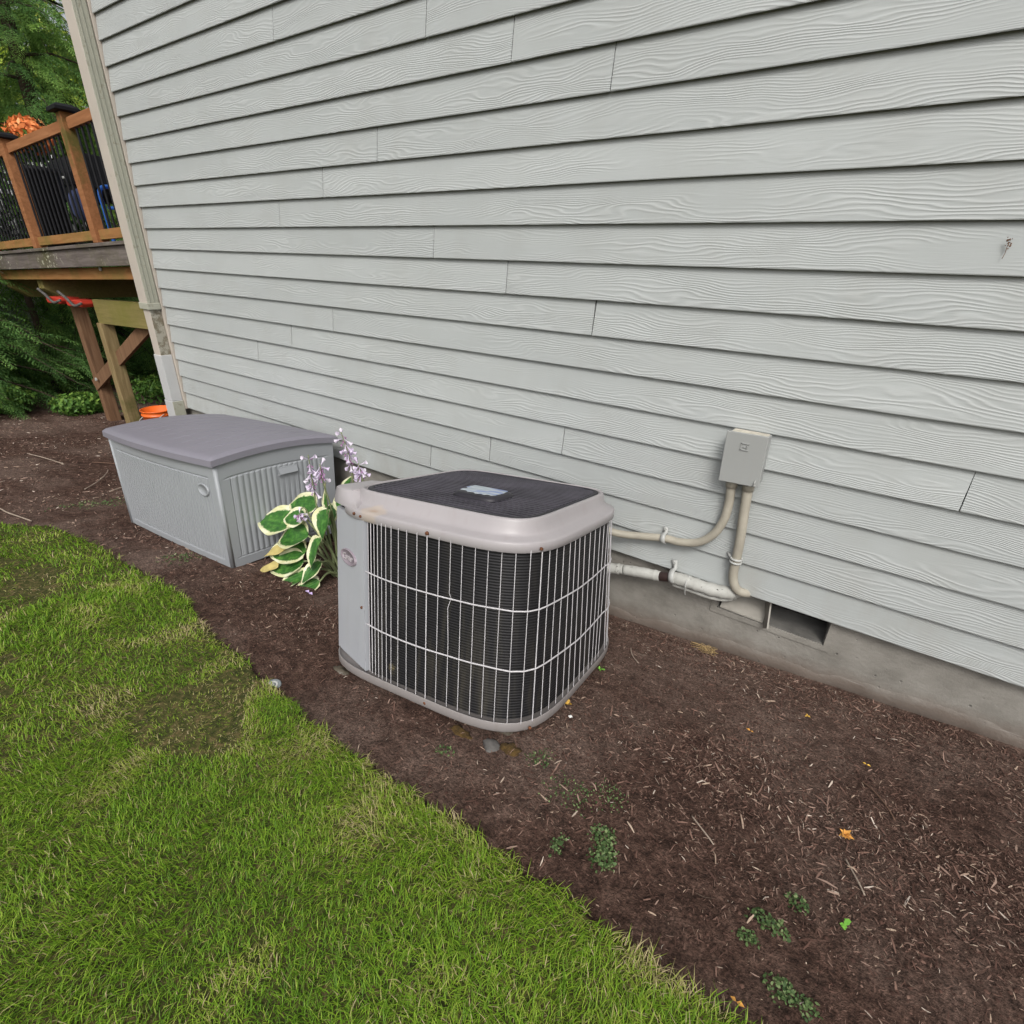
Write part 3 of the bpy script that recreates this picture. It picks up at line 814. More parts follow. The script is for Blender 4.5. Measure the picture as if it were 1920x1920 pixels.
# cap
capm = MB()
prof = [(.420, H2 + .010, 4.6), (.4445, H2 + .001, 4.6), (.4475, H2 + .003, 4.6), (.4485, H2 + .030, 4.6), (.4462, H2 + .0345, 4.65), (.441, H2 + .0375, 4.7), (.418, H2 + .0435, 5.0), (.409, H2 + .0480, 5.2), (.402, H2 + .056, 5.6), (.394, H2 + .072, 6.3), (.387, H2 + .090, 7.0), (.384, H2 + .0965, 7.3), (.380, H2 + .099, 7.4), (.373, H2 + .0985, 7.5), (.370, H2 + .094, 7.5), (.366, H2 + .078, 7.5)]
rr = []
for s, h, p in prof: rr.append(ring(s, p, h, 96, .075 if s > .41 else .03))
capm.rings(rr).build('top_cover', 'unit_cap', unit, True)
# raised flat over the control corner
blk = MB()
cb0 = [(-.484, -.350), (-.472, -.374), (-.415, -.398), (-.345, -.419), (-.290, -.428), (-.300, -.36), (-.33, -.20), (-.42, -.14), (-.475, -.18)]
cb1 = [(-.481, -.345), (-.467, -.367), (-.432, -.382), (-.402, -.388), (-.372, -.380), (-.352, -.345), (-.345, -.21), (-.40, -.16), (-.470, -.19)]
def cblend(t, h): return [(a[0] + (b[0] - a[0]) * t, a[1] + (b[1] - a[1]) * t, h) for a, b in zip(cb0, cb1)]
blk.rings([cblend(0, H2 + .030), cblend(.15, H2 + .046), cblend(.5, H2 + .062), cblend(.9, H2 + .080), cblend(1, H2 + .086), [(x * .985 + .0, y * .975, H2 + .090) for x, y, _ in cblend(1, 0)]], cap1=True)
bo_ = blk.build('cover_corner', 'unit_cap', unit, True); bo_.modifiers.new('split', 'EDGE_SPLIT').split_angle = R(50)
# top grille: rim, slats, badge
gm_ = MB(); gm_.rings([ring(.366, 7.5, H3 - .004), ring(.366, 7.5, H3 + .004), ring(.352, 7.5, H3 + .004), ring(.350, 7.5, H3 - .006)]); gm_.build('grille_rim', 'grille_black', unit, True)
sl = MB()
for k in range(27):
    y = -.345 + .69 * k / 26; hw = .352 * max(0, 1 - (abs(y) / .352) ** 7.5) ** (1 / 7.5)
    if hw > .03:
        dome = .004 * (1 - (y / .36) ** 2)
        sl.box(-hw, hw, y - .0048, y + .0048, H3 - .016 + dome, H3 + .002 + dome)
for k in range(7):
    x = -.30 + .1 * k; sl.box(x - .004, x + .004, -.335, .335, H3 - .024, H3 - .0165)
sl.build('grille_slats', 'slat', unit)
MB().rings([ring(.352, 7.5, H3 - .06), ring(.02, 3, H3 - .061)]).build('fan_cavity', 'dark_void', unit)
bd = MB()
def brng(s, h, ax=1.0, ay=.86): return [(.055 + x * ax, -.125 + y * ay, h) for x, y in outl(s, 5, 40)]
bd.rings([brng(.100, H3 + .004), brng(.100, H3 + .008), brng(.090, H3 + .018), brng(.084, H3 + .020)], cap1=True); bd.build('motor_badge', 'grille_black', unit, True)
pts = [(-.038, -.045), (.118, -.052), (.128, -.10), (.126, -.155), (.118, -.172), (.098, -.165), (.088, -.178), (.07, -.170), (.052, -.182), (.035, -.165), (.012, -.172), (-.01, -.155), (-.028, -.16), (-.034, -.14), (-.02, -.12), (-.042, -.10)]
lb = MB(); k_ = len(pts); lb.add([(x, y, H3 + .0212) for x, y in pts] + [(x, y, H3 + .0198) for x, y in pts], [tuple(range(k_ - 1, -1, -1))] + [(i, (i + 1) % k_, (i + 1) % k_ + k_, i + k_) for i in range(k_)])
lb.build('badge_label', 'label', unit)
# access panel on the front-left corner
pn = MB()
pb = [(-.458, -.335), (-.445, -.382), (-.393, -.401), (-.333, -.421), (-.273, -.442), (-.213, -.461)]
pt = [(-.487, -.310), (-.479, -.352), (-.421, -.375), (-.364, -.396), (-.306, -.417), (-.249, -.438)]
o_in = .012
va_ = []
for h, pp, off in ((H1 - .006, pb, 0), (H2 + .004, pt, 0)):
    for (x, y) in pp: va_.append((x, y - .004, h))
for h, pp in ((H1 - .006, pb), (H2 + .004, pt)):
    for (x, y) in pp: va_.append((x + .004, y + .012, h))
n6 = 6; ff = []
for k in range(n6 - 1):
    ff.append((k, k + 1, n6 + k + 1, n6 + k)); ff.append((2 * n6 + k, 3 * n6 + k, 3 * n6 + k + 1, 2 * n6 + k + 1))
    ff.append((n6 + k, n6 + k + 1, 3 * n6 + k + 1, 3 * n6 + k)); ff.append((k, 2 * n6 + k, 2 * n6 + k + 1, k + 1))
ff.append((n6 - 1, 3 * n6 - 1, 4 * n6 - 1, 2 * n6 - 1)); ff.append((0, n6, 3 * n6, 2 * n6))
pn.add(va_, ff); pn.build('access_panel', 'unit_panel', unit)
# emblem
def panel_pt(u, v):      # u 0..1 along panel (left to right), v 0..1 up
    def lerp_list(L, t):
        t = t * (len(L) - 1); i = min(int(t), len(L) - 2); f_ = t - i
        return Vector((L[i][0] + (L[i + 1][0] - L[i][0]) * f_, L[i][1] + (L[i + 1][1] - L[i][1]) * f_))
    p0 = lerp_list(pb, u); p1 = lerp_list(pt, u); p = p0.lerp(p1, v)
    return Vector((p.x, p.y - .0045, H1 + (H2 - H1) * v))
ec = panel_pt(.585, .705); e_r = (panel_pt(.9, .705) - panel_pt(.35, .705)).normalized(); e_u = (panel_pt(.6, .8) - panel_pt(.6, .6)).normalized(); e_n = e_r.cross(e_u).normalized()
em = MB(); EA, EB = .068, .030
for_r = []
for s, h in ((1.0, -.002), (1.0, .004), (.96, .007), (.86, .007), (.84, .0045)):
    for_r.append([ec + e_r * (EA * s * math.cos(a)) + e_u * (EB * s * math.sin(a)) + e_n * h for a in np.linspace(0, 2 * PI, 41)[:-1]])
em.rings(for_r, cap1=True); em.build('emblem', 'logo', unit, True)
fc = bpy.data.curves.new('emblem_text', 'FONT'); fc.body = 'Carrier'; fc.size = .037; fc.shear = .25; fc.extrude = .0015; fc.align_x = 'CENTER'; fc.align_y = 'CENTER'; fc.space_character = .92
fo = bpy.data.objects.new('tmp_text', fc); COL.objects.link(fo)
dg = bpy.context.evaluated_depsgraph_get(); tme = bpy.data.meshes.new_from_object(fo.evaluated_get(dg)); bpy.data.objects.remove(fo)
tme.name = 'emblem_lettering'; tme.materials.clear()
to = link('emblem_lettering', tme, 'logo_txt', unit)
to.matrix_local = Matrix.Translation(ec + e_n * .006) @ Matrix((e_r, e_u, e_n)).transposed().to_4x4() @ Matrix.Diagonal((.85, .95, 1, 1))
# guard wires (bottom x,y -> top x,y)
FB = [(-.213, -.456), (-.199, -.457), (-.183, -.460), (-.164, -.464), (-.145, -.467), (-.124, -.471), (-.102, -.472), (-.079, -.474), (-.045, -.476), (-.004, -.478), (.040, -.478), (.082, -.477), (.123, -.472), (.166, -.467), (.211, -.465), (.256, -.459), (.299, -.450), (.344, -.445), (.388, -.434), (.424, -.405),
      (.447, -.368), (.457, -.325), (.463, -.279), (.468, -.233), (.473, -.184), (.476, -.143), (.480, -.102), (.481, -.053), (.479, -.003), (.478, .046), (.475, .094), (.474, .133), (.471, .175)]
FT = [(-.250, -.430), (-.233, -.435), (-.216, -.438), (-.198, -.441), (-.177, -.445), (-.155, -.448), (-.132, -.451), (-.104, -.454), (-.070, -.455), (-.034, -.454), (.010, -.453), (.051, -.451), (.100, -.450), (.144, -.446), (.186, -.440), (.233, -.435), (.275, -.425), (.316, -.410), (.359, -.397), (.397, -.370),
      (.417, -.331), (.425, -.292), (.430, -.249), (.435, -.205), (.439, -.161), (.442, -.125), (.444, -.090), (.444, -.044), (.443, .012), (.442, .065), (.438, .127), (.435, .180), (.429, .240)]
more_b, more_t = [], []
ang = np.linspace(R(28), R(205), 44)
for a in ang:
    for L, s in ((more_b, .476), (more_t, .441)):
        c, s_ = math.cos(a), math.sin(a); r = s / (abs(c) ** 4.6 + abs(s_) ** 4.6) ** (1 / 4.6); L.append((r * c, r * s_))
AB = FB + more_b; AT = FT + more_t
for i, (b0, t0) in enumerate(zip(AB, AT)):
    p0 = Vector((b0[0], b0[1], H1 - .006)); p1 = Vector((t0[0], t0[1], H2 + .012))
    path = [p0, p1]
    if i == 13:
        path = [p0, p0.lerp(p1, .40), p0.lerp(p1, .60) + Vector((-.007, .003, 0)), p0.lerp(p1, .655) + Vector((-.001, .012, 0)), p0.lerp(p1, .69), p1]
    r = .0020 if i in (2, 20, 11) else .00135
    o = MB().tube([p for p in path], r, 6, cap=False).build('guard_wire', 'white_wire', unit, True)
for t in (.672, .318):
    h = H1 + (H2 - H1) * t
    P = [Vector((b0[0] + (t0[0] - b0[0]) * t, b0[1] + (t0[1] - b0[1]) * t, h)) * 1 for b0, t0 in zip(AB, AT)]
    P = [Vector((p.x * 1.006, p.y * 1.006, p.z)) for p in P]
    MB().tube(P, .0027, 8).build('guard_ring', 'white_wire', unit, True)
# screws
def screw(p, d, r=.006):
    p = Vector(p); d = Vector(d).normalized()
    MB().tube([p - d * .002, p + d * .004], [r, r * .8], 10).build('screw', 'rust', unit, True)
screw((.050, -.4505, H2 + .016), (0, -1, 0), .0075); screw((.420, -.345, H2 + .015), (1, -.6, 0)); screw((-.30, -.436, H2 + .020), (-.2, -1, 0)); screw((-.262, -.442, H2 + .017), (-.1, -1, 0), .005)
screw((.083, -.4785, .013), (0, -1, 0), .007); screw((.449, -.387, .012), (1, -.7, 0)); screw((-.262, -.449, .014), (-.1, -1, 0)); screw(panel_pt(.93, .42) + Vector((0, -.001, 0)), (-.1, -1, 0), .006)
# concrete pad
pad = thing('concrete_pad', 'mossy concrete pad just showing under the air conditioner', 'concrete pad', U0 - un * .07, UM)
MB().box(-.40, .385, -.40, .40, -.03, .060).build('slab', 'pad', pad, bevel=.012)

# ------------------------------------------------------------------ deck box
BO = Vector((-2.734, -.925, -.392))
bn = Vector((-.072, .081, 1)).normalized(); ba = Vector((math.cos(.014), math.sin(.014), 0)); ba = (ba - bn * ba.dot(bn)).normalized(); bb = bn.cross(ba)
box = thing('deck_box', 'pale grey resin storage box with ribbed sides and mauve-grey lid', 'storage box', BO, Matrix((ba, bb, bn)).transposed())
BL, BW, BH = 1.29, .738, .632
# local frame: x = 0 near end .. -BL far end, y = 0 front .. BW back
def bowf(x):     # outward bow of the front
    u = (x + BL / 2) / (BL / 2); return .026 * (1 - u * u)
def taper(z): return .014 * z / BH
def arch(y): u = (y - BW / 2) / (BW / 2); return .026 * (1 - u * u)
def front_panel():
    xs = []; nr = 34; x0, x1 = -BL + .075, -.075
    pitch = (x1 - x0) / nr
    pts = [(-BL, 0), (-BL + .03, 0), (x0 - .008, 0)]
    for k in range(nr):
        c = x0 + pitch * (k + .5)
        pts += [(c - pitch * .5, .010), (c - pitch * .34, -.002), (c + pitch * .34, -.002), (c + pitch * .5, .010)]
    pts += [(x1 + .008, 0), (-.03, 0), (0, 0)]
    zs = [0, .035, .045, .05, .12, .19, .26, .33, .40, .46, BH - .105, BH - .10, BH - .09, BH]
    V = []; F = []
    for z in zs:
        rib = 1 if .05 <= z <= BH - .105 else (.0)
        for x, d in pts:
            xx = x + (taper(z) if x > -.04 else 0) - (taper(z) if x < -BL + .04 else 0)
            dd = d * rib
            if z in (.045, BH - .10): dd = .006 if x0 - .006 < x < x1 + .006 else 0
            V.append((xx, -taper(z) - bowf(x) * (.35 + .65 * z / BH) + dd, z))
    n = len(pts)
    for i in range(len(zs) - 1):
        for k in range(n - 1): a = i * n + k; F.append((a, a + 1, a + n + 1, a + n))
    return V, F
V, F = front_panel(); link('front_panel', mesh_from('front_panel', V, F), 'box_body', box)
def end_panel(sign, xe):
    nr = 17; y0, y1 = .07, BW - .075; pitch = (y1 - y0) / nr
    pts = [(0, 0), (.03, 0), (y0 - .012, 0), (y0 - .006, .004), (y0, 0)]
    for k in range(nr):
        c = y0 + pitch * (k + .5)
        for j in range(5): pts.append((c - pitch * .46 + pitch * .92 * j / 4, -.0045 * math.sin(PI * j / 4) + .002))
    pts += [(y1, 0), (y1 + .006, .004), (y1 + .012, 0), (BW - .03, 0), (BW, 0)]
    zs = [0, .05, .056, .062, .30, BH - .16, BH - .125, BH - .11, BH - .102, BH - .094, BH]
    V = []; F = []
    hy0, hy1 = .345, .475
    for iz, z in enumerate(zs):
        for y, d in pts:
            yy = y + (taper(z) if y > BW - .04 else 0) - (taper(z) if y < .04 else 0)
            zz = z + (arch(y) * max(0, (z - .3) / (BH - .3)) if z > .3 else 0)
            rib = 1 if .06 <= z <= BH - .11 else 0
            dd = d * rib
            if z in (.056, BH - .102) and y0 - .012 <= y <= y1 + .012: dd = .004
            if hy0 < y < hy1 and BH - .165 < z < BH - .11: dd = .0
            V.append((xe + sign * (taper(z) - dd), yy, zz))
    n = len(pts)
    for i in range(len(zs) - 1):
        for k in range(n - 1):
            a = i * n + k; q = (a, a + 1, a + n + 1, a + n); F.append(q if sign > 0 else q[::-1])
    return V, F
for sg, xe in ((1, 0), (-1, -BL)):
    V, F = end_panel(sg, xe); link('end_panel', mesh_from('end_panel', V, F), 'box_body', box)
MB().box(-BL, 0, BW - .004, BW + .010, 0, BH).build('back_panel', 'box_body', box)
MB().box(-BL + .01, -.01, .012, BW - .01, .004, .02).build('floor_panel', 'box_body', box)
# rounded near corner post
MB().tube([(-.010, .010 - .004, -.0), (taper(BH) - .010, -taper(BH) + .006, BH)], .0135, 14).build('corner_post', 'box_body', box, True)
MB().tube([(-BL + .010, .006, 0), (-BL - taper(BH) + .010, -taper(BH) + .006, BH)], .0135, 14).build('corner_post', 'box_body', box, True)
# handle recess on the near end: dark pocket with a lip
hz = BH - .125 + arch(.41) * .7
hd = MB(); hd.box(.0135, .0150, .348, .472, hz - .040, hz + .002); hd.build('handle_pocket', 'box_body', box)
hd = MB(); hd.add([(.0118, .345, hz + .006), (.0118, .478, hz + .006), (.0290, .470, hz - .036), (.0290, .352, hz - .036), (.0175, .345, hz + .001), (.0175, .478, hz + .001)], [(3, 2, 1, 0)]); hd.box(.014, .027, .345, .352, hz - .042, hz - .032)
hd.build('handle_lip', 'box_body', box)
# latch notch in the middle of the front
lt = MB(); lt.box(-.78, -.66, -.034, -.028, BH - .075, BH - .002); lt.build('latch_plate', 'box_body', box, bevel=.004)
MB().tube([(-.700, -.036, BH - .016), (-.700, -.046, BH - .016)], .012, 10).build('latch', 'black_metal', box, True)
# embossed oval
ov = MB(); oc = Vector((-.135, -.0215, BH - .175))
rg = []
for s, h in ((1, .006), (1, -.003), (.9, -.004), (.82, -.004), (.80, -.001)):
    rg.append([oc + Vector((.058 * s * math.cos(a), h, .036 * s * math.sin(a))) for a in np.linspace(0, 2 * PI, 33)[:-1]])
ov.rings(rg, cap1=True); ov.build('oval_emblem', 'box_body', box, True)
# lid
def lid():
    V = []; F = []; nxn, nyn = 61, 29
    OV = .030
    def hx(u): return -BL - OV + (BL + 2 * OV) * u
    top, bot = [], []
    for j in range(nyn):
        v = j / (nyn - 1)
        for i in range(nxn):
            u = i / (nxn - 1)
            x = hx(u); bf = .050 * (1 - ((u - .5) * 2) ** 2)
            y0 = -OV - .008 - bf; y = y0 + (BW + OV + .02 - y0) * v
            vv = (v - .5) * 2; uu = (u - .5) * 2
            h = .030 + .052 * (1 - vv * vv) + .012 * (1 - uu * uu)
            ed = min(u * (BL + 2 * OV), (1 - u) * (BL + 2 * OV), v * (BW + .09), (1 - v) * (BW + .09))
            h -= .014 * max(0, 1 - ed / .03) ** 2
            g = (x + BL) / .128; gf = abs(g - round(g)) * .128
            if gf < .006 and .08 < v < .92 and .05 < u < .95: h -= .004
            top.append((x, y, BH + h))
    return top, nxn, nyn
top, nxn, nyn = lid()
# finer columns so that grooves read: rebuild with groove columns
xs = []
OV = .030
for g in range(0, 12):
    c = -BL + .128 * g
    for dx in (-.011, -.0065, 0, .0065, .011): xs.append(c + dx)
xs = sorted([x for x in xs if -BL - OV + .03 < x < OV - .03] + list(np.linspace(-BL - OV, OV, 9)) + [-BL - OV + .012, -BL - OV + .024, OV - .012, OV - .024])
V = []; F = []; nyn = 30; L = len(xs)
vvs = [0, .012, .028, .05] + list(np.linspace(.09, .91, 20)) + [.95, .972, .988, 1]
def lid_h(x, v):
    u = (x + BL + OV) / (BL + 2 * OV); vv = (v - .5) * 2; uu = (u - .5) * 2
    h = .030 + .034 * (1 - vv * vv) + .006 * (1 - uu * uu)
    ed = min(u * (BL + 2 * OV), (1 - u) * (BL + 2 * OV), v * (BW + .09), (1 - v) * (BW + .09))
    h -= .016 * max(0, 1 - ed / .032) ** 2
    g = (x + BL) / .128; gf = abs(g - round(g)) * .128
    if gf < .004 and .09 < v < .92 and .04 < u < .96: h -= .007
    return h
def lid_y(x, v):
    u = (x + BL + OV) / (BL + 2 * OV); bf = .046 * (1 - ((u - .5) * 2) ** 2)
    y0 = -OV - .006 - bf; return y0 + (BW + OV + .015 - y0) * v
for v in vvs:
    for x in xs: V.append((x, lid_y(x, v), BH + lid_h(x, v)))
NV = len(vvs)
for j in range(NV - 1):
    for i in range(L - 1): a = j * L + i; F.append((a, a + 1, a + L + 1, a + L))
# skirt: duplicate the border downwards
border = [i for i in range(L)] + [j * L + L - 1 for j in range(1, NV)] + [(NV - 1) * L + i for i in range(L - 2, -1, -1)] + [j * L for j in range(NV - 2, 0, -1)]
k0 = len(V)
for i in border:
    x, y, z = V[i]; v = (vvs[i // L] - .5) * 2
    V.append((x, y, z - .034))
k1 = len(V)
cx_, cy_ = -BL / 2, BW / 2
for i in border:
    x, y, z = V[i]; V.append((cx_ + (x - cx_) * .955, cy_ + (y - cy_) * .93, z - .030))
nb = len(border)
for k in range(nb):
    a, b_ = border[k], border[(k + 1) % nb]; c, d = k0 + k, k0 + (k + 1) % nb; F.append((a, c, d, b_)); F.append((c, k1 + k, k1 + (k + 1) % nb, d))
lo = link('lid', mesh_from('lid', V, F, True), 'box_lid', box)
em_ = lo.modifiers.new('edges', 'EDGE_SPLIT'); em_.split_angle = R(38)
# dark gap closure under the lid
MB().box(-BL + .01, -.012, .008, BW - .01, BH - .02, BH - .006).build('inner_rim', 'box_body', box)

# ------------------------------------------------------------------ hosta
hosta = thing('hosta_plant', 'variegated hosta with cream-edged leaves and lilac flowers between box and condenser', 'plant', (-2.20, -.60, -.40))
hb = Vector((-2.20, -.60, -.40))
def leaf_mesh(base, tip, width, nrm, cup=.25, droop=.25, stem=None):
    base = Vector(base); tip = Vector(tip); d = tip - base; Ln = d.length; d.normalize()
    n = Vector(nrm); n = (n - d * n.dot(d)).normalized(); s = d.cross(n).normalized()
    NU, NVV = 13, 11; vs = []; fs = []; ed = []; al = []; ve = []
    ph = random.uniform(0, 6)
    for i in range(NU):
        t = i / (NU - 1)
        wv = width * .5 * (math.sin(PI * min(1, t * .92 + .06) ** .72) ** .75) * (1 - .25 * t) * 1.12
        if t > .985: wv = .001
        for j in range(NVV):
            v = (j / (NVV - 1) - .5) * 2
            wav = .018 * math.sin(t * 9 + ph + (2 if v > 0 else 0)) * abs(v) ** 3
            p = base + d * (Ln * t) + s * (wv * v) + n * (cup * wv * abs(v) ** 1.6 - droop * Ln * (t * t) + wav * Ln * 3 * .5)
            vs.append(p - hb); ed.append((1 - abs(v)) * min(1, (1 - t) * 4.2) * min(1, .35 + t * 4)); al.append(t); ve.append(v * .5 * (1 - .35 * t))
    for i in range(NU - 1):
        for j in range(NVV - 1): a = i * NVV + j; fs.append((a, a + 1, a + NVV + 1, a + NVV))
    return mesh_from('leaf', vs, fs, True, dict(edge=ed, along=al, vein=ve))
crown = Vector((-2.20, -.58, -.38))
LEAVES = [  # base, tip, width, normal
    ((-2.50, -.66, -.135), (-2.79, -.70, -.165), .185, (-.1, -.55, .85)),
    ((-2.33, -.60, .01), (-2.58, -.62, -.045), .13, (-.1, -.75, .6)),
    ((-2.33, -.68, -.145), (-2.56, -.74, -.215), .165, (.05, -.6, .8)),
    ((-2.34, -.70, -.235), (-2.60, -.78, -.300), .155, (-.1, -.7, .7)),
    ((-2.33, -.73, -.285), (-2.55, -.82, -.375), .15, (-.2, -.75, .6)),
    ((-2.24, -.76, -.325), (-2.40, -.88, -.405), .10, (-.3, -.6, .7)),
    ((-2.16, -.76, -.335), (-2.27, -.88, -.40), .09, (.1, -.7, .7)),
    ((-2.19, -.62, .035), (-2.20, -.70, -.135), .15, (-.2, -.9, .3)),
    ((-2.22, -.60, -.02), (-2.245, -.60, .17), .075, (-.4, -.9, .1)),
    ((-2.17, -.55, .00), (-2.18, -.54, .15), .08, (.3, -.9, .1)),
    ((-2.27, -.45, .03), (-2.24, -.42, .155), .085, (-.3, -.9, .2)),
    ((-2.12, -.42, .03), (-2.05, -.40, .125), .07, (.3, -.9, .2)),
    ((-2.18, -.70, -.10), (-2.20, -.80, -.25), .12, (-.3, -.9, .3)),
    ((-2.18, -.72, -.24), (-2.22, -.84, -.335), .10, (-.2, -.9, .4)),
    ((-2.30, -.55, -.12), (-2.44, -.45, -.05), .12, (-.3, -.2, .9)),
    ((-2.10, -.45, -.05), (-2.00, -.28, -.10), .13, (.2, .2, .95)),
    ((-2.30, -.45, -.10), (-2.48, -.30, -.14), .13, (-.2, .2, .95)),
    ((-2.05, -.62, -.10), (-1.92, -.66, -.14), .12, (.3, -.2, .9)),
    ((-2.36, -.66, -.05), (-2.52, -.70, -.09), .11, (.0, -.7, .7)),
]
for i, (b0, t0, wd, nr) in enumerate(LEAVES):
    o = link('leaf', leaf_mesh(b0, t0, wd * 1.12, nr, cup=random.uniform(.2, .5), droop=random.uniform(.02, .14)), 'hosta', hosta)
    b0 = Vector(b0)
    mid = crown.lerp(b0, .55) + Vector((0, 0, .03))
    c0 = crown + Vector((random.uniform(-.04, .04), random.uniform(-.04, .04), -.06))
    MB().tube([p - hb for p in spline([c0, mid, b0], 5)], [.009 - .0004 * k for k in range(11)], 7).build('leaf_stem', 'stalk', hosta, True)
for b0, t0, wd in (((-2.42, -.74, -.21), (-2.60, -.82, -.30), .06), ((-2.47, -.80, -.325), (-2.60, -.86, -.385), .055)):
    link('leaf', leaf_mesh(b0, t0, wd, (-.2, -.7, .6), .2, .1), 'hosta_yellow', hosta)
def blossom(V, F, A, base, d, Ln, w, rv):
    """trumpet bell of six petals merged in a tube: 6-gon rings"""
    d = Vector(d).normalized(); u = d.cross(Vector((.3, .2, 1))).normalized(); s = d.cross(u)
    k0 = len(V); prof_ = [(0, .12), (.25, .16), (.5, .30), (.75, .52), (.9, .8), (1.0, 1.0)]
    for t, r in prof_:
        for k in range(6):
            a = 2 * PI * k / 6; rr_ = r * w * (1.25 if (k % 2 == 0 and t > .85) else 1)
            V.append(base + d * Ln * t + (u * math.cos(a) + s * math.sin(a)) * rr_); A.append(min(1, max(0, rv + .25 * t - .1)))
    for i in range(len(prof_) - 1):
        for k in range(6): a = k0 + i * 6 + k; b_ = k0 + i * 6 + (k + 1) % 6; F.append((a, b_, b_ + 6, a + 6))
STALKS = [
    ([(-2.23, -.60, -.30), (-2.29, -.62, -.05), (-2.305, -.62, .12), (-2.31, -.62, .315)], .14, .19),
    ([(-2.19, -.58, -.30), (-2.20, -.60, .02), (-2.212, -.62, .18), (-2.22, -.62, .285)], .10, .13),
    ([(-2.15, -.52, -.30), (-2.18, -.46, .10), (-2.20, -.45, .28), (-2.245, -.45, .412)], .13, .22),
    ([(-2.11, -.50, -.30), (-2.10, -.46, .08), (-2.108, -.45, .18), (-2.13, -.45, .262)], .10, .14),
    ([(-2.26, -.62, -.28), (-2.32, -.66, -.02), (-2.345, -.68, .02), (-2.355, -.70, -.03)], .06, .07)]
for pts, spread, span in STALKS:
    P = spline(pts, 8)
    so = MB().tube([p - hb for p in P], [.0055 - .003 * k / len(P) for k in range(len(P))], 7).build('flower_stalk', 'stalk', hosta, True)
    nfl = int(10 + span * 80)
    for k in range(nfl):
        t = 1 - (k + .5) / nfl; Lp = len(P) - 1
        i = max(1, int(Lp - (1 - t) * span / .55 * Lp)); p = P[min(i, Lp)] - hb
        a = k * 2.4 + random.uniform(-.4, .4)
        fresh = random.random()
        dirv = Vector((math.cos(a), math.sin(a), random.uniform(-1.3, -.35))) if t < .9 else Vector((math.cos(a), math.sin(a), .5))
        V, F, A = [], [], []
        if fresh > .40: blossom(V, F, A, p, dirv, random.uniform(.040, .058), .0105, random.uniform(.55, .95))
        else: blossom(V, F, A, p, dirv + Vector((0, 0, -.8)), random.uniform(.022, .034), .0055, random.uniform(0, .35))
        link('blossom', mesh_from('blossom', V, F, True, dict(rnd=A)), 'petal', so)

# ------------------------------------------------------------------ grass
def scatter(n, x0, x1, y0, y1): return RNG.uniform(x0, x1, n), RNG.uniform(y0, y1, n)
def grass():
    X, Y = [], []
    for n, (x0, x1, y0, y1), dmin, dmax in ((215000, (-2.2, .9, -2.75, -1.36), 0, 1.75), (160000, (-3.6, 1.2, -2.95, -1.2), 1.75, 3.0), (110000, (-6.6, 1.8, -3.1, -1.15), 3.0, 6.9)):
        x, y = scatter(n, x0, x1, y0, y1); dd = np.hypot(x, y + 2.137)
        k = (dd >= dmin) & (dd < dmax) & (y < edge(x) + .012 - .02 * RNG.random(n)); X.append(x[k]); Y.append(y[k])
    x = np.concatenate(X); y = np.concatenate(Y); n = len(x)
    dist = np.hypot(x, y + 2.137)
    patch = fbm(x * 1.5, y * 1.5, 21, 3); patch2 = fbm(x * 5.5, y * 5.5, 31, 3)
    bare = (fbm(x * 1.25, y * 1.7, 44, 3) > .575) & (patch2 > .40)
    keep = ~(bare & (RNG.random(n) < .72)); x, y, dist, patch, patch2, bare = [q[keep] for q in (x, y, dist, patch, patch2, bare)]; n = len(x)
    z = lawnz(x, y) - .004
    ed_d = edge(x) - y
    Ln = RNG.uniform(.013, .036, n) * (.62 + .8 * patch) * (1 + .35 * (dist > 2.5))
    Ln *= np.where(bare, .6, 1)
    wd = RNG.uniform(.0010, .0024, n) * np.clip(dist / 1.7, 1, 2.2)
    # clumped lean
    a = RNG.uniform(0, 2 * PI, n) * .8 + 2 * PI * 1.6 * fbm(x * 4, y * 4, 61, 2)
    lean = RNG.uniform(.4, 1.7, n)
    dx, dy = np.cos(a), np.sin(a); sx, sy = -dy, dx
    h1 = Ln * .55; h2 = Ln
    l1 = lean * .25 * Ln; l2 = lean * .85 * Ln
    z1 = np.sqrt(np.maximum(h1 ** 2 - (l1 * .9) ** 2, 1e-6)); z2 = np.sqrt(np.maximum(h2 ** 2 - (l2 * .85) ** 2, (h2 * .3) ** 2))
    V = np.zeros((n, 5, 3))
    V[:, 0] = np.stack([x - sx * wd / 2, y - sy * wd / 2, z], 1); V[:, 1] = np.stack([x + sx * wd / 2, y + sy * wd / 2, z], 1)
    V[:, 2] = np.stack([x + dx * l1 + sx * wd * .42, y + dy * l1 + sy * wd * .42, z + z1], 1); V[:, 3] = np.stack([x + dx * l1 - sx * wd * .42, y + dy * l1 - sy * wd * .42, z + z1], 1)
    V[:, 4] = np.stack([x + dx * l2, y + dy * l2, z + z2], 1)
    b = (np.arange(n) * 5)[:, None]
    F = np.concatenate([b + np.array([0, 1, 2]), b + np.array([0, 2, 3]), b + np.array([3, 2, 4])])
    dry = np.clip((patch2 - .5) * 2.2, 0, .35) + np.clip(.04 - ed_d, 0, .04) * 2.5
    # two dead tufts at the bed edge
    for cx, cy, rr in ((-2.06, -1.36, .15), (-1.15, -1.52, .10), (-.80, -1.62, .10)):
        dry = dry + .42 * np.exp(-((x - cx) ** 2 + (y - cy) ** 2) / rr ** 2)
    rv = np.clip(.16 + .50 * RNG.random(n) + (patch - .45) * .5 + dry + bare * .22, 0, 1)
    st = RNG.random(n) < (.13 + .20 * np.clip(patch2 - .42, 0, 1)); rv = np.where(st, np.clip(rv + RNG.uniform(.25, .5, n), 0, 1), rv)
    return mesh_np('lawn_grass', V.reshape(-1, 3), F, np.repeat(rv, 5))
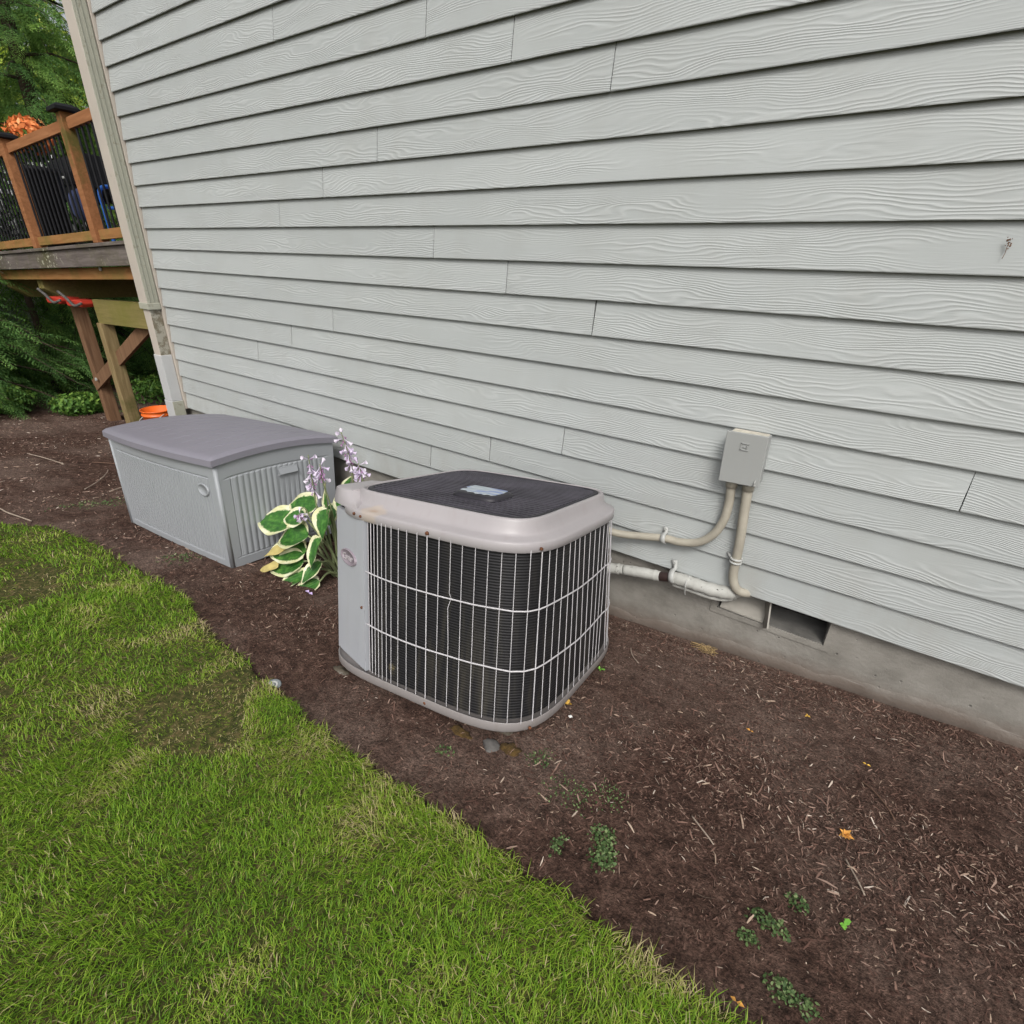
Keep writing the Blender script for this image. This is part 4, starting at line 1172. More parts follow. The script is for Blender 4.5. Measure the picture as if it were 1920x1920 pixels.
tag(link('lawn_grass', grass(), 'grass'), 'short mown green lawn grass with dry straw patches', 'grass', kind='stuff')

# ------------------------------------------------------------------ mulch chips and twigs
def chips():
    X, Y = [], []
    for n, (x0, x1, y0, y1), dmin, dmax in ((210000, (-2.2, 1.6, -1.5, .02), 0, 2.3), (110000, (-4.0, 2.4, -1.5, .02), 2.3, 4.0), (80000, (-9.5, 0, -2.6, 1.2), 4.0, 9.8)):
        x, y = scatter(n, x0, x1, y0, y1); dd = np.hypot(x, y + 2.137)
        k = (dd >= dmin) & (dd < dmax) & (y > edge(x) - .015); X.append(x[k]); Y.append(y[k])
    x = np.concatenate(X); y = np.concatenate(Y)
    dens = fbm(x * 2.4, y * 2.4, 71, 3)
    near_edge = np.clip((y - edge(x)) / .22, .22, 1)
    k = (RNG.random(len(x)) < np.clip((dens - .22) * 2.6, .18, 1) * near_edge) & ~((y > -.005) & (x > -5.1)); x, y, dens = x[k], y[k], dens[k]; n = len(x)
    dist = np.hypot(x, y + 2.137)
    z = soilz(x, y) + RNG.uniform(-.002, .008, n)
    Ln = np.exp(RNG.normal(-4.88, .55, n)) * np.clip(dist / 2.4, 1, 1.7); Ln = np.clip(Ln, .004, .055)
    wd = np.clip(Ln * RNG.uniform(.08, .24, n), .0010, .0050) * np.clip(dist / 2.6, 1, 1.6)
    a = RNG.uniform(0, 2 * PI, n); pitch = RNG.normal(0, .22, n); roll = RNG.normal(0, .6, n); bend = RNG.normal(0, .13, n) * Ln
    d = np.stack([np.cos(a) * np.cos(pitch), np.sin(a) * np.cos(pitch), np.sin(pitch)], 1)
    s = np.stack([-np.sin(a), np.cos(a), 0 * a], 1); s = s * np.cos(roll)[:, None] + np.array([0, 0, 1.]) * np.sin(roll)[:, None]
    up = np.cross(d, s)
    c = np.stack([x, y, z + Ln * np.abs(np.sin(pitch)) * .35], 1)
    V = np.zeros((n, 6, 3))
    for i, (t, wf, bf) in enumerate(((-.5, .55, 0), (0, 1, 1), (.5, .45, 0))):
        p = c + d * (Ln * t)[:, None] + up * (bend * bf)[:, None]
        V[:, 2 * i] = p - s * (wd * wf / 2)[:, None]; V[:, 2 * i + 1] = p + s * (wd * wf / 2)[:, None]
    b = (np.arange(n) * 6)[:, None]
    F = np.concatenate([b + np.array([0, 1, 3, 2]), b + np.array([2, 3, 5, 4])])
    rv = np.clip(RNG.beta(1.7, 2.6, n) * .95 + (Ln > .028) * .10, 0, 1)
    rv = np.clip(rv + .16 * (x < -4.2), 0, 1); pale = RNG.random(n) < .05 + .10 * np.clip(fbm(x * 1.3, y * 1.3, 83, 2) - .45, 0, 1) * 2; rv = np.where(pale, RNG.uniform(.82, 1, n), rv)
    return mesh_np('bark_mulch', V.reshape(-1, 3), F, np.repeat(rv, 6))
tag(link('bark_mulch', chips(), 'chip'), 'dark brown shredded bark mulch with paler wood chips', 'mulch', kind='stuff')
# crumbs of soil for relief
def crumbs():
    n = 15000; x, y = scatter(n, -2.4, 1.6, -1.5, 0); k = (y > edge(x) - .01) & (np.hypot(x, y + 2.137) < 2.9); x, y = x[k], y[k]; n = len(x)
    r = np.clip(np.exp(RNG.normal(-6.0, .45, n)), .0012, .0058); z = soilz(x, y) + r * .3
    o6 = np.array([(1, 0, 0), (0, 1, 0), (-1, 0, 0), (0, -1, 0), (0, 0, 1.0), (0, 0, -1)])
    V = np.stack([x, y, z], 1)[:, None, :] + o6[None] * r[:, None, None] * RNG.uniform(.6, 1.25, (n, 6, 1))
    b = (np.arange(n) * 6)[:, None]
    F = np.concatenate([b + np.array(t) for t in ((0, 1, 4), (1, 2, 4), (2, 3, 4), (3, 0, 4))])
    rv = np.clip(RNG.beta(1.6, 4, n) * .55 + (RNG.random(n) < .05) * .4, 0, 1)
    return mesh_np('soil_crumbs', V.reshape(-1, 3), F, np.repeat(rv, 6))
tag(link('soil_crumbs', crumbs(), 'chip'), 'loose crumbs of dark soil in the planting bed', 'soil', kind='stuff')

def twig(p, a, Ln, r, label, bendy=.2, lift=.02, mat='straw'):
    x, y = p; pts = []
    for k in range(5):
        t = k / 4 - .5; xx = x + math.cos(a) * Ln * t - math.sin(a) * bendy * Ln * (t * t - .08); yy = y + math.sin(a) * Ln * t + math.cos(a) * bendy * Ln * (t * t - .08)
        pts.append(Vector((xx, yy, float(soilz(xx, yy)) + r + lift * (.25 - t * t) * 3 + .004)))
    loc = pts[2]
    o = MB().tube([q - loc for q in spline(pts, 4)], r, 6).build('twig', mat, None, True); o.location = loc
    tag(o, label, 'twig', 'fallen twigs'); return o
MAT['twig_pale'] = simple('pale_twig', (.30, .24, .19), rough=.8, var=.25)
MAT['twig_brown'] = simple('brown_twig', (.13, .075, .05), rough=.85, var=.25)
TW = [((-5.55, -.62), 2.6, .75, 'long pale twig on the bare soil left of the storage box'), ((-5.9, -.25), .4, .9, 'arched brown twig behind the storage box at the wood edge'), ((-5.2, -.40), 1.9, .7, 'forked-looking pale twig lying beside the far end of the storage box'),
      ((-6.6, -.75), .2, .6, 'short pale twig at the left edge where soil meets the shrubs'), ((-4.75, -1.42), .1, .55, 'straight pale stick near the lawn tip at the left edge'), ((-6.3, .05), 2.9, .8, 'grey twig propped in front of the deck posts'),
      ((-.55, -.30), 2.2, .13, 'thin pale twig on the mulch right of the condenser'), ((.30, -.98), 2.0, .10, 'slender pale twig near the dried orange flower'), ((-.05, -1.08), 2.5, .09, 'pale splinter of wood in the middle of the open mulch'), ((.36, -.62), 2.1, .16, 'reddish twig on the mulch close to the foundation')]
for i, (p, a, Ln, lb_) in enumerate(TW): twig(p, a, Ln, .0045 if Ln > .4 else .0022, lb_, random.uniform(-.3, .3), .03 if Ln > .4 else .004, 'twig_pale' if i not in (1, 9) else 'twig_brown')

# ------------------------------------------------------------------ small things in the bed
def weed(p, rad, nleaf, label, mat='weed', leaf=.010, hgt=.02):
    n = nleaf; n = int(n * 1.1); leaf = leaf * .56; rad = rad * 1.25; rr = rad * np.sqrt(RNG.random(n)) * (.45 + .55 * RNG.random(n)); a = RNG.uniform(0, 2 * PI, n); el = RNG.uniform(.6, 1.3)
    x = rr * np.cos(a) * el; y = rr * np.sin(a) / el; z = RNG.uniform(.003, hgt, n) * (1.15 - rr / rad)
    z0 = float(soilz(*p)); zz = soilz(p[0] + x, p[1] + y) - z0
    s = leaf * RNG.uniform(.55, 1.3, n); az_ = RNG.uniform(0, 2 * PI, n); tl = RNG.normal(0, .45, n)
    d = np.stack([np.cos(az_) * np.cos(tl), np.sin(az_) * np.cos(tl), np.sin(tl)], 1); t = np.stack([-np.sin(az_), np.cos(az_), RNG.normal(0, .35, n)], 1)
    c = np.stack([x, y, zz + z], 1); V = np.zeros((n, 6, 3))
    for k, (u, v) in enumerate(((-1, 0), (-.4, .55), (.45, .6), (1, 0), (.45, -.6), (-.4, -.55))): V[:, k] = c + d * (s * u)[:, None] + t * (s * v)[:, None]
    F = (np.arange(n) * 6)[:, None] + np.array([0, 1, 2, 3, 4, 5])
    me = mesh_np('weed_plant', V.reshape(-1, 3), F, np.repeat(RNG.random(n), 6))
    o = link('weed_plant', me, mat); o.location = (p[0], p[1], z0); tag(o, label, 'weed', 'weeds in the mulch bed'); return o
weed((-.262, -1.262), .036, 190, 'upper half of the biggest bright weed clump in the open mulch'[:0] or 'largest leafy green weed clump, upper part, beside the lawn edge', leaf=.0075)
weed((-.235, -1.312), .036, 200, 'largest leafy green weed clump, lower part, above a dry stem', leaf=.0075)
weed((-.345, -1.352), .026, 60, 'small sparse weed left of the largest clump', leaf=.007)
weed((-.40, -1.19), .075, 150, 'dark straggly weed mat between condenser and largest clump', leaf=.006, hgt=.012)
weed((-.30, -1.125), .055, 100, 'dark straggly weed patch right of the weed mat', leaf=.006, hgt=.012)
weed((-.54, -1.115), .05, 90, 'tiny creeping weeds at the front corner of the condenser', leaf=.006, hgt=.012)
weed((.141, -1.242), .034, 120, 'round weed clump in the lower right mulch, middle of a loose trio', leaf=.008)
weed((.186, -1.150), .025, 60, 'small weed topmost of the loose trio at lower right', leaf=.008)
weed((.105, -1.300), .022, 70, 'small weed lowest left of the loose trio at lower right', leaf=.007)
weed((.182, -1.368), .030, 120, 'pale green round weed near the bottom edge', leaf=.007)
weed((.228, -1.372), .024, 60, 'fragmented weed right of the pale round weed at the bottom', leaf=.007)
weed((.285, -1.147), .012, 5, 'single bright lime seedling in the lower right mulch', 'weed_bright', leaf=.013, hgt=.03)
weed((-.80, -1.28), .03, 40, 'sparse weed on the soil below the condenser front', leaf=.006)
weed((-3.10, -1.05), .10, 130, 'flat weed patch on the soil in front of the storage box', leaf=.010)
weed((-4.75, -.85), .22, 300, 'mossy weed patch left of the storage box', leaf=.012, hgt=.015)['kind'] = 'stuff'
weed((-.61, -.50), .02, 12, 'bright sprig beside the right base of the condenser', 'weed_bright', leaf=.010)

sp_ = thing('sprinkler_head', 'round grey pop-up sprinkler cap with white ring at the lawn edge', 'sprinkler', (-1.553, -1.406, float(soilz(-1.553, -1.406)) - .01), (.10, .05, 0))
MB().rings([[(r_ * math.cos(a), r_ * math.sin(a), h_) for a in np.linspace(0, 2 * PI, 29)[:-1]] for r_, h_ in ((.031, -.03), (.031, .008), (.029, .011), (.024, .012), (.020, .010))], cap1=True).build('body', 'sprinkler', sp_, True)
MB().rings([[(r_ * math.cos(a), r_ * math.sin(a), h_) for a in np.linspace(0, 2 * PI, 29)[:-1]] for r_, h_ in ((.0195, .0103), (.0195, .0125), (.013, .0125), (.013, .0103))]).build('ring', 'ring_white', sp_, True)
MB().rings([[(r_ * math.cos(a), r_ * math.sin(a), h_) for a in np.linspace(0, 2 * PI, 17)[:-1]] for r_, h_ in ((.007, .0103), (.007, .0135), (.005, .0140))], cap1=True).build('nozzle', 'ring_white', sp_, True)

def rock(name, p, r, label, mat, cat, squash=.6, seed=1, lift=.2):
    bm = bmesh.new(); bmesh.ops.create_icosphere(bm, subdivisions=3, radius=1)
    for v in bm.verts:
        q = v.co; k = 1 + .75 * (float(vnoise(q.x * 1.6 + seed, q.y * 1.6 + q.z, seed)) - .5) + .40 * (float(vnoise(q.x * 5 + seed, q.y * 5 + q.z * 3, seed + 3)) - .5)
        v.co = Vector((q.x * r[0] * k, q.y * r[1] * k, q.z * r[0] * squash * k))
    me = bpy.data.meshes.new(name); bm.to_mesh(me); bm.free(); me.polygons.foreach_set('use_smooth', [True] * len(me.polygons))
    o = link(name, me, mat); o.location = (p[0], p[1], float(soilz(*p)) + r[0] * squash * lift); tag(o, label, cat)
    return o
rock('stone', (-.690, -1.175), (.038, .024), 'grey fieldstone below the front corner of the condenser', 'stone', 'stone', .45, 2, -.2)
rock('moss_clump', (-.640, -1.150), (.036, .024), 'brown moss cushion beside the grey fieldstone', 'moss', 'moss', .3, 5, -.1)
rock('moss_clump', (-.81, -1.185), (.05, .022), 'rusty brown moss cushion along the condenser base', 'moss', 'moss', .2, 9, -.2)
rock('concrete_lump', (-1.42, -1.190), (.050, .018), 'broken whitish concrete crumb at the left base of the condenser', 'pad', 'concrete', .18, 11, -.2)
rock('pebble', (-.563, -.874), (.009, .006), 'white pebble beside the right base of the condenser', 'white_bit', 'pebble', .5, 4)
# tangle of dry roots
rt_ = thing('root_tangle', 'tangled ball of dry yellow roots against the foundation', 'roots', (-.290, -.035, float(soilz(-.29, -.035))))
tb = MB()
for k in range(7):
    pts = []; a0 = random.uniform(0, 6)
    for j in range(9):
        a = a0 + j * .75; r_ = random.uniform(.014, .040); pts.append((r_ * math.cos(a) * 1.2, r_ * math.sin(a) * .8, .006 + .012 * random.random() + .010 * math.sin(j)))
    tb.tube(spline(pts, 4), .0011, 5)
for k in range(4): a = PI + random.uniform(-.6, .6); tb.tube(spline([(0, 0, .01), (.03 * math.cos(a), .03 * math.sin(a), .014), (.085 * math.cos(a + .3), .05 * math.sin(a), .003)], 4), .0014, 5)
tb.build('fibres', 'straw', rt_, True)
def petals(name, p, n, size, label, mat, cat, up=.8):
    t = thing(name, label, cat, (p[0], p[1], float(soilz(*p)) + .004))
    for k in range(n):
        a = 2 * PI * k / n + random.uniform(-.3, .3); el = random.uniform(.1, up); L_ = size * random.uniform(.7, 1.2); wv = L_ * .32
        d = Vector((math.cos(a) * math.cos(el), math.sin(a) * math.cos(el), math.sin(el))); s = Vector((-math.sin(a), math.cos(a), 0))
        nn = d.cross(s)
        vs = [Vector((0, 0, 0)), d * L_ * .45 - s * wv + nn * wv * .4, d * L_ * .45 + s * wv + nn * wv * .4, d * L_ * .5, d * L_ - nn * wv * .5]
        link('petal' if n > 4 else 'leaf', mesh_from('petal', vs, [(0, 1, 3), (0, 3, 2), (1, 4, 3), (3, 4, 2)], True), mat, t)
petals('dried_flower', (.276, -.848), 14, .019, 'dried orange flower head lying on the mulch', 'dry_orange', 'flower', 1.2)
petals('fallen_leaf', (-.603, -.819), 3, .026, 'curled yellow leaf at the right base of the condenser', 'yellow_leaf', 'leaf', .9)
petals('fallen_leaf', (.112, -1.438), 2, .014, 'orange leaf at the lawn edge at the bottom of the picture', 'dry_orange', 'leaf', .3)
petals('fallen_leaf', (-.02, -.52), 2, .014, 'small tan leaf on the mulch below the vent', 'dry_orange', 'leaf', .3)
petals('fallen_leaf', (.14, -.28), 3, .012, 'pair of yellowish petals on the mulch near the foundation', 'yellow_leaf', 'leaf', .3)
petals('fallen_leaf', (.33, -.45), 2, .013, 'yellow leaf scrap on the mulch right of the vent', 'yellow_leaf', 'leaf', .3)
petals('fallen_petal', (-2.128, -.85), 2, .03, 'fallen lilac petal on the mulch beside the hosta', 'lilac_petal', 'petal', .2)

# ------------------------------------------------------------------ deck beyond the corner
DK = Vector((-6.4, .25, 0))
deck = thing('deck', 'raised cedar deck with black balusters on timber posts beyond the house corner', 'deck', DK, (0, -R(2.35), 0))
XD0, XD1 = -4.2, 1.28         # local x (world -10.6 .. -5.12)
def dp(name, mat, *a, bevel=.004):
    return MB().box(*a).build(name, mat, deck, bevel=bevel)
ZD = 1.302
dp('fascia', 'grey_wood', XD0, XD1, -.02, .02, ZD - .205, ZD - .034)
dp('rim_joist', 'cedar_moss', XD0, XD1, .055, .10, ZD - .325, ZD - .208)
k = 0; x = XD0
for j in range(26):
    y0 = -.045 + j * .146
    dp('deck_board', 'grey_wood', XD0, XD1, y0, y0 + .138, ZD - .032, ZD)
for xw in (-9.02, -10.30):
    xl = xw - DK.x
    b = MB(); z1, z0 = ZD - .328, ZD - .555
    for xo in (-.05, .05):
        vs = [(xl + xo - .045, .12, z1), (xl + xo - .045, .12, z1 - .10), (xl + xo - .045, .30, z0), (xl + xo - .045, 3.7, z0), (xl + xo - .045, 3.7, z1)]
        vs += [(v[0] + .085, v[1], v[2]) for v in vs]
        b.add(vs, [(4, 3, 2, 1, 0), (5, 6, 7, 8, 9)] + [(i, (i + 1) % 5, (i + 1) % 5 + 5, i + 5) for i in range(5)])
    b.build('beam', 'beam_moss', deck)
# carrying header on posts and the knee brace
def wpt(x, y, z):   # world -> deck local
    return deck_inv @ Vector((x, y, z))
deck_inv = (Matrix.Translation(DK) @ Matrix.Rotation(-R(2.35), 4, 'Y')).inverted()
MB().bar(wpt(-7.86, .52, .57), wpt(-5.15, .52, .66), .09, .27).build('header', 'beam_moss', deck, bevel=.006)
gzp = lambda x, y: float(gz(x, y)) - .15
MB().bar(wpt(-7.80, .52, gzp(-7.8, .52)), wpt(-7.80, .52, .44), .135, .135).build('post', 'post_wood', deck, bevel=.006)
MB().bar(wpt(-8.56, .56, gzp(-8.5, .56)), wpt(-8.62, .56, .60), .135, .135).build('post', 'post_brown', deck, bevel=.006)
MB().bar(wpt(-8.62, .49, -.42), wpt(-6.70, .60, .55), .045, .15).build('knee_brace', 'post_brown', deck, bevel=.004)
MB().bar(wpt(-5.9, 3.6, gzp(-5.9, 3.6)), wpt(-5.9, 3.6, .62), .14, .14).build('post', 'post_wood', deck)
MB().tube([wpt(-8.42, .455, -.31), wpt(-8.42, .44, -.31)], .022, 8).build('bolt', 'white_metal', deck)
MB().tube([wpt(-6.85, .30, 1.06), wpt(-6.85, .285, 1.06)], .02, 8).build('bolt', 'white_metal', deck)
# railing
RT, RB = 2.300, 1.415
for xw in (-6.53, -8.24, -9.95):
    xl = xw - DK.x
    dp('rail_post', 'cedar', xl - .055, xl + .055, -.03, .075, ZD + .002, RT + .045)
    cpm = MB(); cpm.rings([[(xl + sx * q, .022 + sy * q, z) for sx, sy in ((-1, -1), (1, -1), (1, 1), (-1, 1))] for q, z in ((.075, RT + .046), (.098, RT + .050), (.098, RT + .078), (.060, RT + .105))], cap0=True, cap1=True)
    cpm.build('post_cap', 'black_metal', deck, bevel=.004)
seg_x = [XD0, -9.95 - DK.x, -8.24 - DK.x, -6.53 - DK.x, XD1]
for i in range(4):
    a, b_ = seg_x[i] + (.056 if i else 0), seg_x[i + 1] - (.056 if i < 3 else 0)
    dp('top_rail', 'cedar', a, b_, .000, .045, RT - .085, RT)
    dp('bottom_rail', 'cedar_moss', a, b_, .000, .045, RB - .085, RB)
    nb_ = max(2, int(round((b_ - a) / .115)))
    for j in range(1, nb_):
        xb = a + (b_ - a) * j / nb_
        o = MB().tube([(xb, .0225, RB - .0), (xb, .0225, RT - .085)], .011, 8, cap=False).build('baluster', 'black_metal', deck, True)
# rear railing of the deck
dp('rail_post', 'cedar', -3.0, -2.89, 3.55, 3.66, ZD + .002, RT + .04); dp('rail_post', 'cedar', -.4, -.29, 3.55, 3.66, ZD + .002, RT + .04)
dp('top_rail', 'cedar', XD0, -3.003, 3.58, 3.625, RT - .085, RT); dp('top_rail', 'cedar', -2.887, -.403, 3.58, 3.625, RT - .085, RT); dp('top_rail', 'cedar', -.287, XD1, 3.58, 3.625, RT - .085, RT)

# things on and under the deck
bq = thing('barbecue_grill', 'black covered barbecue standing on the deck behind the balusters', 'barbecue', (-9.6, 1.35, 1.20))
hb_ = MB(); prf = [(-.26, .78), (-.27, .92), (-.20, 1.08), (-.05, 1.16), (.12, 1.15), (.24, 1.05), (.27, .90), (.26, .78)]
hb_.rings([[(x, y, z) for y, z in prf] for x in (-.42, .42)], close=True, cap0=True, cap1=True); hb_.build('hood', 'black_metal', bq, bevel=.01)
MB().box(-.40, .40, -.25, .25, .62, .775).build('firebox', 'black_metal', bq, bevel=.01)
MB().box(-.80, -.43, -.24, .24, .74, .775).build('side_shelf', 'black_metal', bq, bevel=.005); MB().box(.43, .80, -.24, .24, .74, .775).build('side_shelf', 'black_metal', bq, bevel=.005)
for sx in (-.36, .36):
    for sy in (-.2, .2): MB().bar((sx, sy, .0), (sx, sy, .62), .04, .04).build('leg', 'black_metal', bq)
MB().box(-.34, .34, -.19, .19, .10, .12).build('bottom_shelf', 'black_metal', bq)
MB().tube([(-.35, -.31, .86), (.35, -.31, .86)], .015, 8).build('handle', 'white_metal', bq, True)
ch = thing('patio_chair', 'blue patio chair on the deck beside the house corner', 'chair', (-7.15, .95, 1.27), (0, 0, .5))
for sx in (-.24, .24):
    MB().tube(spline([(sx, -.22, 0), (sx, -.24, .35), (sx, -.22, .55), (sx, .05, .57), (sx, .20, .45)], 6), .02, 8).build('arm_frame', 'blue', ch, True)
    MB().tube(spline([(sx, .26, 0), (sx, .20, .40), (sx, .30, .80)], 6), .02, 8).build('back_leg', 'blue', ch, True)
MB().box(-.22, .22, -.22, .20, .36, .39).build('seat', 'blue', ch, bevel=.01)
bk_ = MB(); bk_.add([(-.22, .20, .40), (.22, .20, .40), (.22, .30, .78), (-.22, .30, .78), (-.22, .225, .40), (.22, .225, .40), (.22, .325, .78), (-.22, .325, .78)], [(3, 2, 1, 0), (4, 5, 6, 7), (0, 1, 5, 4), (1, 2, 6, 5), (2, 3, 7, 6), (3, 0, 4, 7)]); bk_.build('backrest', 'blue', ch, bevel=.01)
cu = thing('blue_cushion', 'pale blue cushion slumped under the barbecue on the deck', 'cushion', (-9.0, 1.05, 1.45))
cm = MB(); cm.rings([[(.26 * math.cos(a) * s, .12 * s, .17 + .17 * math.sin(a) * s) if False else (.26 * s * math.copysign(abs(math.cos(a)) ** .6, math.cos(a)), y, .30 + .18 * s * math.copysign(abs(math.sin(a)) ** .6, math.sin(a))) for a in np.linspace(0, 2 * PI, 25)[:-1]] for s, y in ((.3, -.07), (.85, -.05), (1, 0), (.85, .05), (.3, .07))], cap0=True, cap1=True); cm.build('pad', 'bluegrey', cu, True)
# mums in a pot on the rail
mp_ = thing('flower_pot', 'pot of orange chrysanthemums behind the railing post at the left edge', 'flower pot', (-8.75, .62, 1.16))
MB().rings([[(r_ * math.cos(a), r_ * math.sin(a), z) for a in np.linspace(0, 2 * PI, 21)[:-1]] for r_, z in ((.14, 0), (.19, .86), (.21, .87), (.21, .92), (.18, .92))], cap0=True, cap1=True).build('pot', 'black_metal', mp_, True)
def blob_leaves(n, rx, ry, rz, leaf, seed, hollow=.55):
    g = np.random.default_rng(seed)
    d = g.normal(size=(n, 3)); d /= np.linalg.norm(d, axis=1)[:, None]
    r = hollow + (1 - hollow) * g.random(n) ** .6
    lump = .75 + .5 * fbm(d[:, 0] * 2.2 + seed, d[:, 1] * 2.2 + d[:, 2] * 1.7, seed, 3)
    c = d * (r * lump)[:, None] * np.array([rx, ry, rz])
    a = d + g.normal(0, .55, (n, 3)); a /= np.linalg.norm(a, axis=1)[:, None]
    t = np.cross(a, g.normal(size=(n, 3))); t /= np.linalg.norm(t, axis=1)[:, None]; b = np.cross(a, t)
    s = leaf * g.uniform(.6, 1.35, n)
    V = np.zeros((n, 4, 3))
    for k, (u, v) in enumerate(((-1, 0), (0, .55), (1, 0), (0, -.55))): V[:, k] = c + t * (s * u)[:, None] + b * (s * v)[:, None] + (a * (s * .15 * abs(u))[:, None])
    F = (np.arange(n) * 4)[:, None] + np.arange(4)
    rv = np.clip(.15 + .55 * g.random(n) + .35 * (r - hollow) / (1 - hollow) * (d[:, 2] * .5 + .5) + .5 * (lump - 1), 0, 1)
    return V.reshape(-1, 3), F, np.repeat(rv, 4)
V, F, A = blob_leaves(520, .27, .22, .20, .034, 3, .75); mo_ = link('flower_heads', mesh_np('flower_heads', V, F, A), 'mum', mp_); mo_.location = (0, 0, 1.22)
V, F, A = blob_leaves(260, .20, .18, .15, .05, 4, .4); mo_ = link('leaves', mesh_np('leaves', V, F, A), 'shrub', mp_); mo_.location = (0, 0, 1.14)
# white flowering shrubs showing through the balusters
for i, (x, y, z, s) in enumerate(((-11.5, .80, .65, .55), (-11.8, 1.7, .75, .6))):
    t = thing('flowering_shrub', ('white flowering shrub behind the left end of the deck railing', 'taller white flowering shrub further behind the deck railing')[i], 'shrub', (x, y, -1.0), group='white shrubs behind the deck')
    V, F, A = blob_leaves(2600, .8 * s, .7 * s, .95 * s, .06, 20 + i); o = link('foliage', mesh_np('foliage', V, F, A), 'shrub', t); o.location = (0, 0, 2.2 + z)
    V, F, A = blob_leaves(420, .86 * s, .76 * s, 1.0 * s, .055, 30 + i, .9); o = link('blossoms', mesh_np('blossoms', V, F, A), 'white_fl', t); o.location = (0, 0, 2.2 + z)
    MB().tube([(0, 0, 0), (.05, .02, 1.2), (0, 0, 2.2 + z)], [.06, .05, .03], 8).build('stem', 'bark', t, True)
sh = thing('added_white_shed', 'white clapboard shed added for the bright gaps between the deck balusters', 'shed', (-13.6, .55, .35))  # white block added to brighten the gaps behind the balusters
for k in range(12): MB().add([(-.0, -.75, .15 * k), (1.0, -.75, .15 * k), (.985, -.73, .15 * k + .15), (-.0, -.73, .15 * k + .15), (1.0, .75, .15 * k), (.985, .73, .15 * k + .15)], [(0, 1, 2, 3), (1, 4, 5, 2)]).build('clapboard', 'shed_white', sh)
MB().box(.0, .96, -.72, .72, -1.6, 1.80).build('wall', 'shed_white', sh)
b = MB(); b.add([(-.15, -.9, 1.80), (1.15, -.9, 1.80), (1.15, .9, 1.80), (-.15, .9, 1.80), (-.15, 0, 2.2), (1.15, 0, 2.2)], [(0, 1, 5, 4), (3, 4, 5, 2), (0, 4, 3), (1, 2, 5), (0, 3, 2, 1)]); b.build('roof', 'stone', sh)
# red sleds stored under the deck
for i, (x, y, z) in enumerate(((-8.60, .44, .615), (-8.02, .46, .615))):
    t = thing('red_sled', ('red plastic sled end poking out under the deck, left one', 'red plastic sled end poking out under the deck, right one')[i], 'sled', (x, y, z), (0, 0, .15), group='red sleds under the deck')
    b = MB(); b.rings([[(-.17 + dx * s, yy, zz) for dx, zz in ((0, 0), (.30, 0), (.32, .04), (.30, .075), (0, .075), (-.02, .04))] for s, yy in ((1, -.12), (1, .10))], cap0=True, cap1=True); b.build('shell', 'red', t, bevel=.01)
    MB().tube(spline([(-.20, -.16, .16), (-.05, -.17, .10), (.06, -.16, .02), (.20, -.15, .05)], 5), .016, 7).build('rope', 'stone', t, True)
# orange bucket
bu = thing('orange_bucket', 'orange plastic bucket standing behind the storage box', 'bucket', (-6.15, .20, float(gz(-6.15, .2)) - .0))
bz = -.262 - float(gz(-6.15, .2))
MB().rings([[(r_ * math.cos(a), r_ * math.sin(a), z) for a in np.linspace(0, 2 * PI, 33)[:-1]] for r_, z in ((.115, 0), (.142, bz - .06), (.150, bz - .058), (.150, bz - .045), (.144, bz - .042), (.146, bz - .012), (.155, bz - .010), (.155, bz), (.145, bz), (.112, .02))], cap0=True).build('pail', 'orange', bu, True)
MB().tube(spline([(-.152, 0, bz - .03), (-.11, -.16, bz - .13), (0, -.20, bz - .17), (.11, -.16, bz - .13), (.152, 0, bz - .03)], 6), .004, 6).build('bail_handle', 'white_metal', bu, True)

# ------------------------------------------------------------------ trees and shrubs
def frond(L, wdt, nt, kk, g, leaf):
    """flat drooping spray: list of quads (n,4,3), tone (n)"""
    Q = []; T = []
    for i in range(nt):
        t = (i + .6) / nt
        axis = np.array([L * t, 0, -.28 * L * t * t])
        tw = wdt * (1 - t * .86) * (.45 + .55 * min(1, t * 4))
        for sd_ in (-1, 1):
            dirv = np.array([.62, sd_ * .78, -.10 - .25 * t]); dirv /= np.linalg.norm(dirv)
            for k in range(kk):
                u = (k + .4) / kk
                c = axis + dirv * tw * u + np.array([0, 0, -.18 * tw * u * u]) + g.normal(0, .006, 3)
                s2 = leaf * (1.1 - .35 * u) * g.uniform(.75, 1.3)
                d2 = dirv * .8 + np.array([.4, 0, -.12]) + g.normal(0, .22, 3); d2 /= np.linalg.norm(d2)
                nrm = np.array([0, 0, 1.0]) + g.normal(0, .35, 3); s_ = np.cross(d2, nrm); s_ /= np.linalg.norm(s_)
                Q.append([c - d2 * s2 * .5, c + s_ * s2 * .17, c + d2 * s2 * .65, c - s_ * s2 * .17]); T.append(.25 + .5 * u * t + .25 * g.random())
    return np.array(Q), np.array(T)
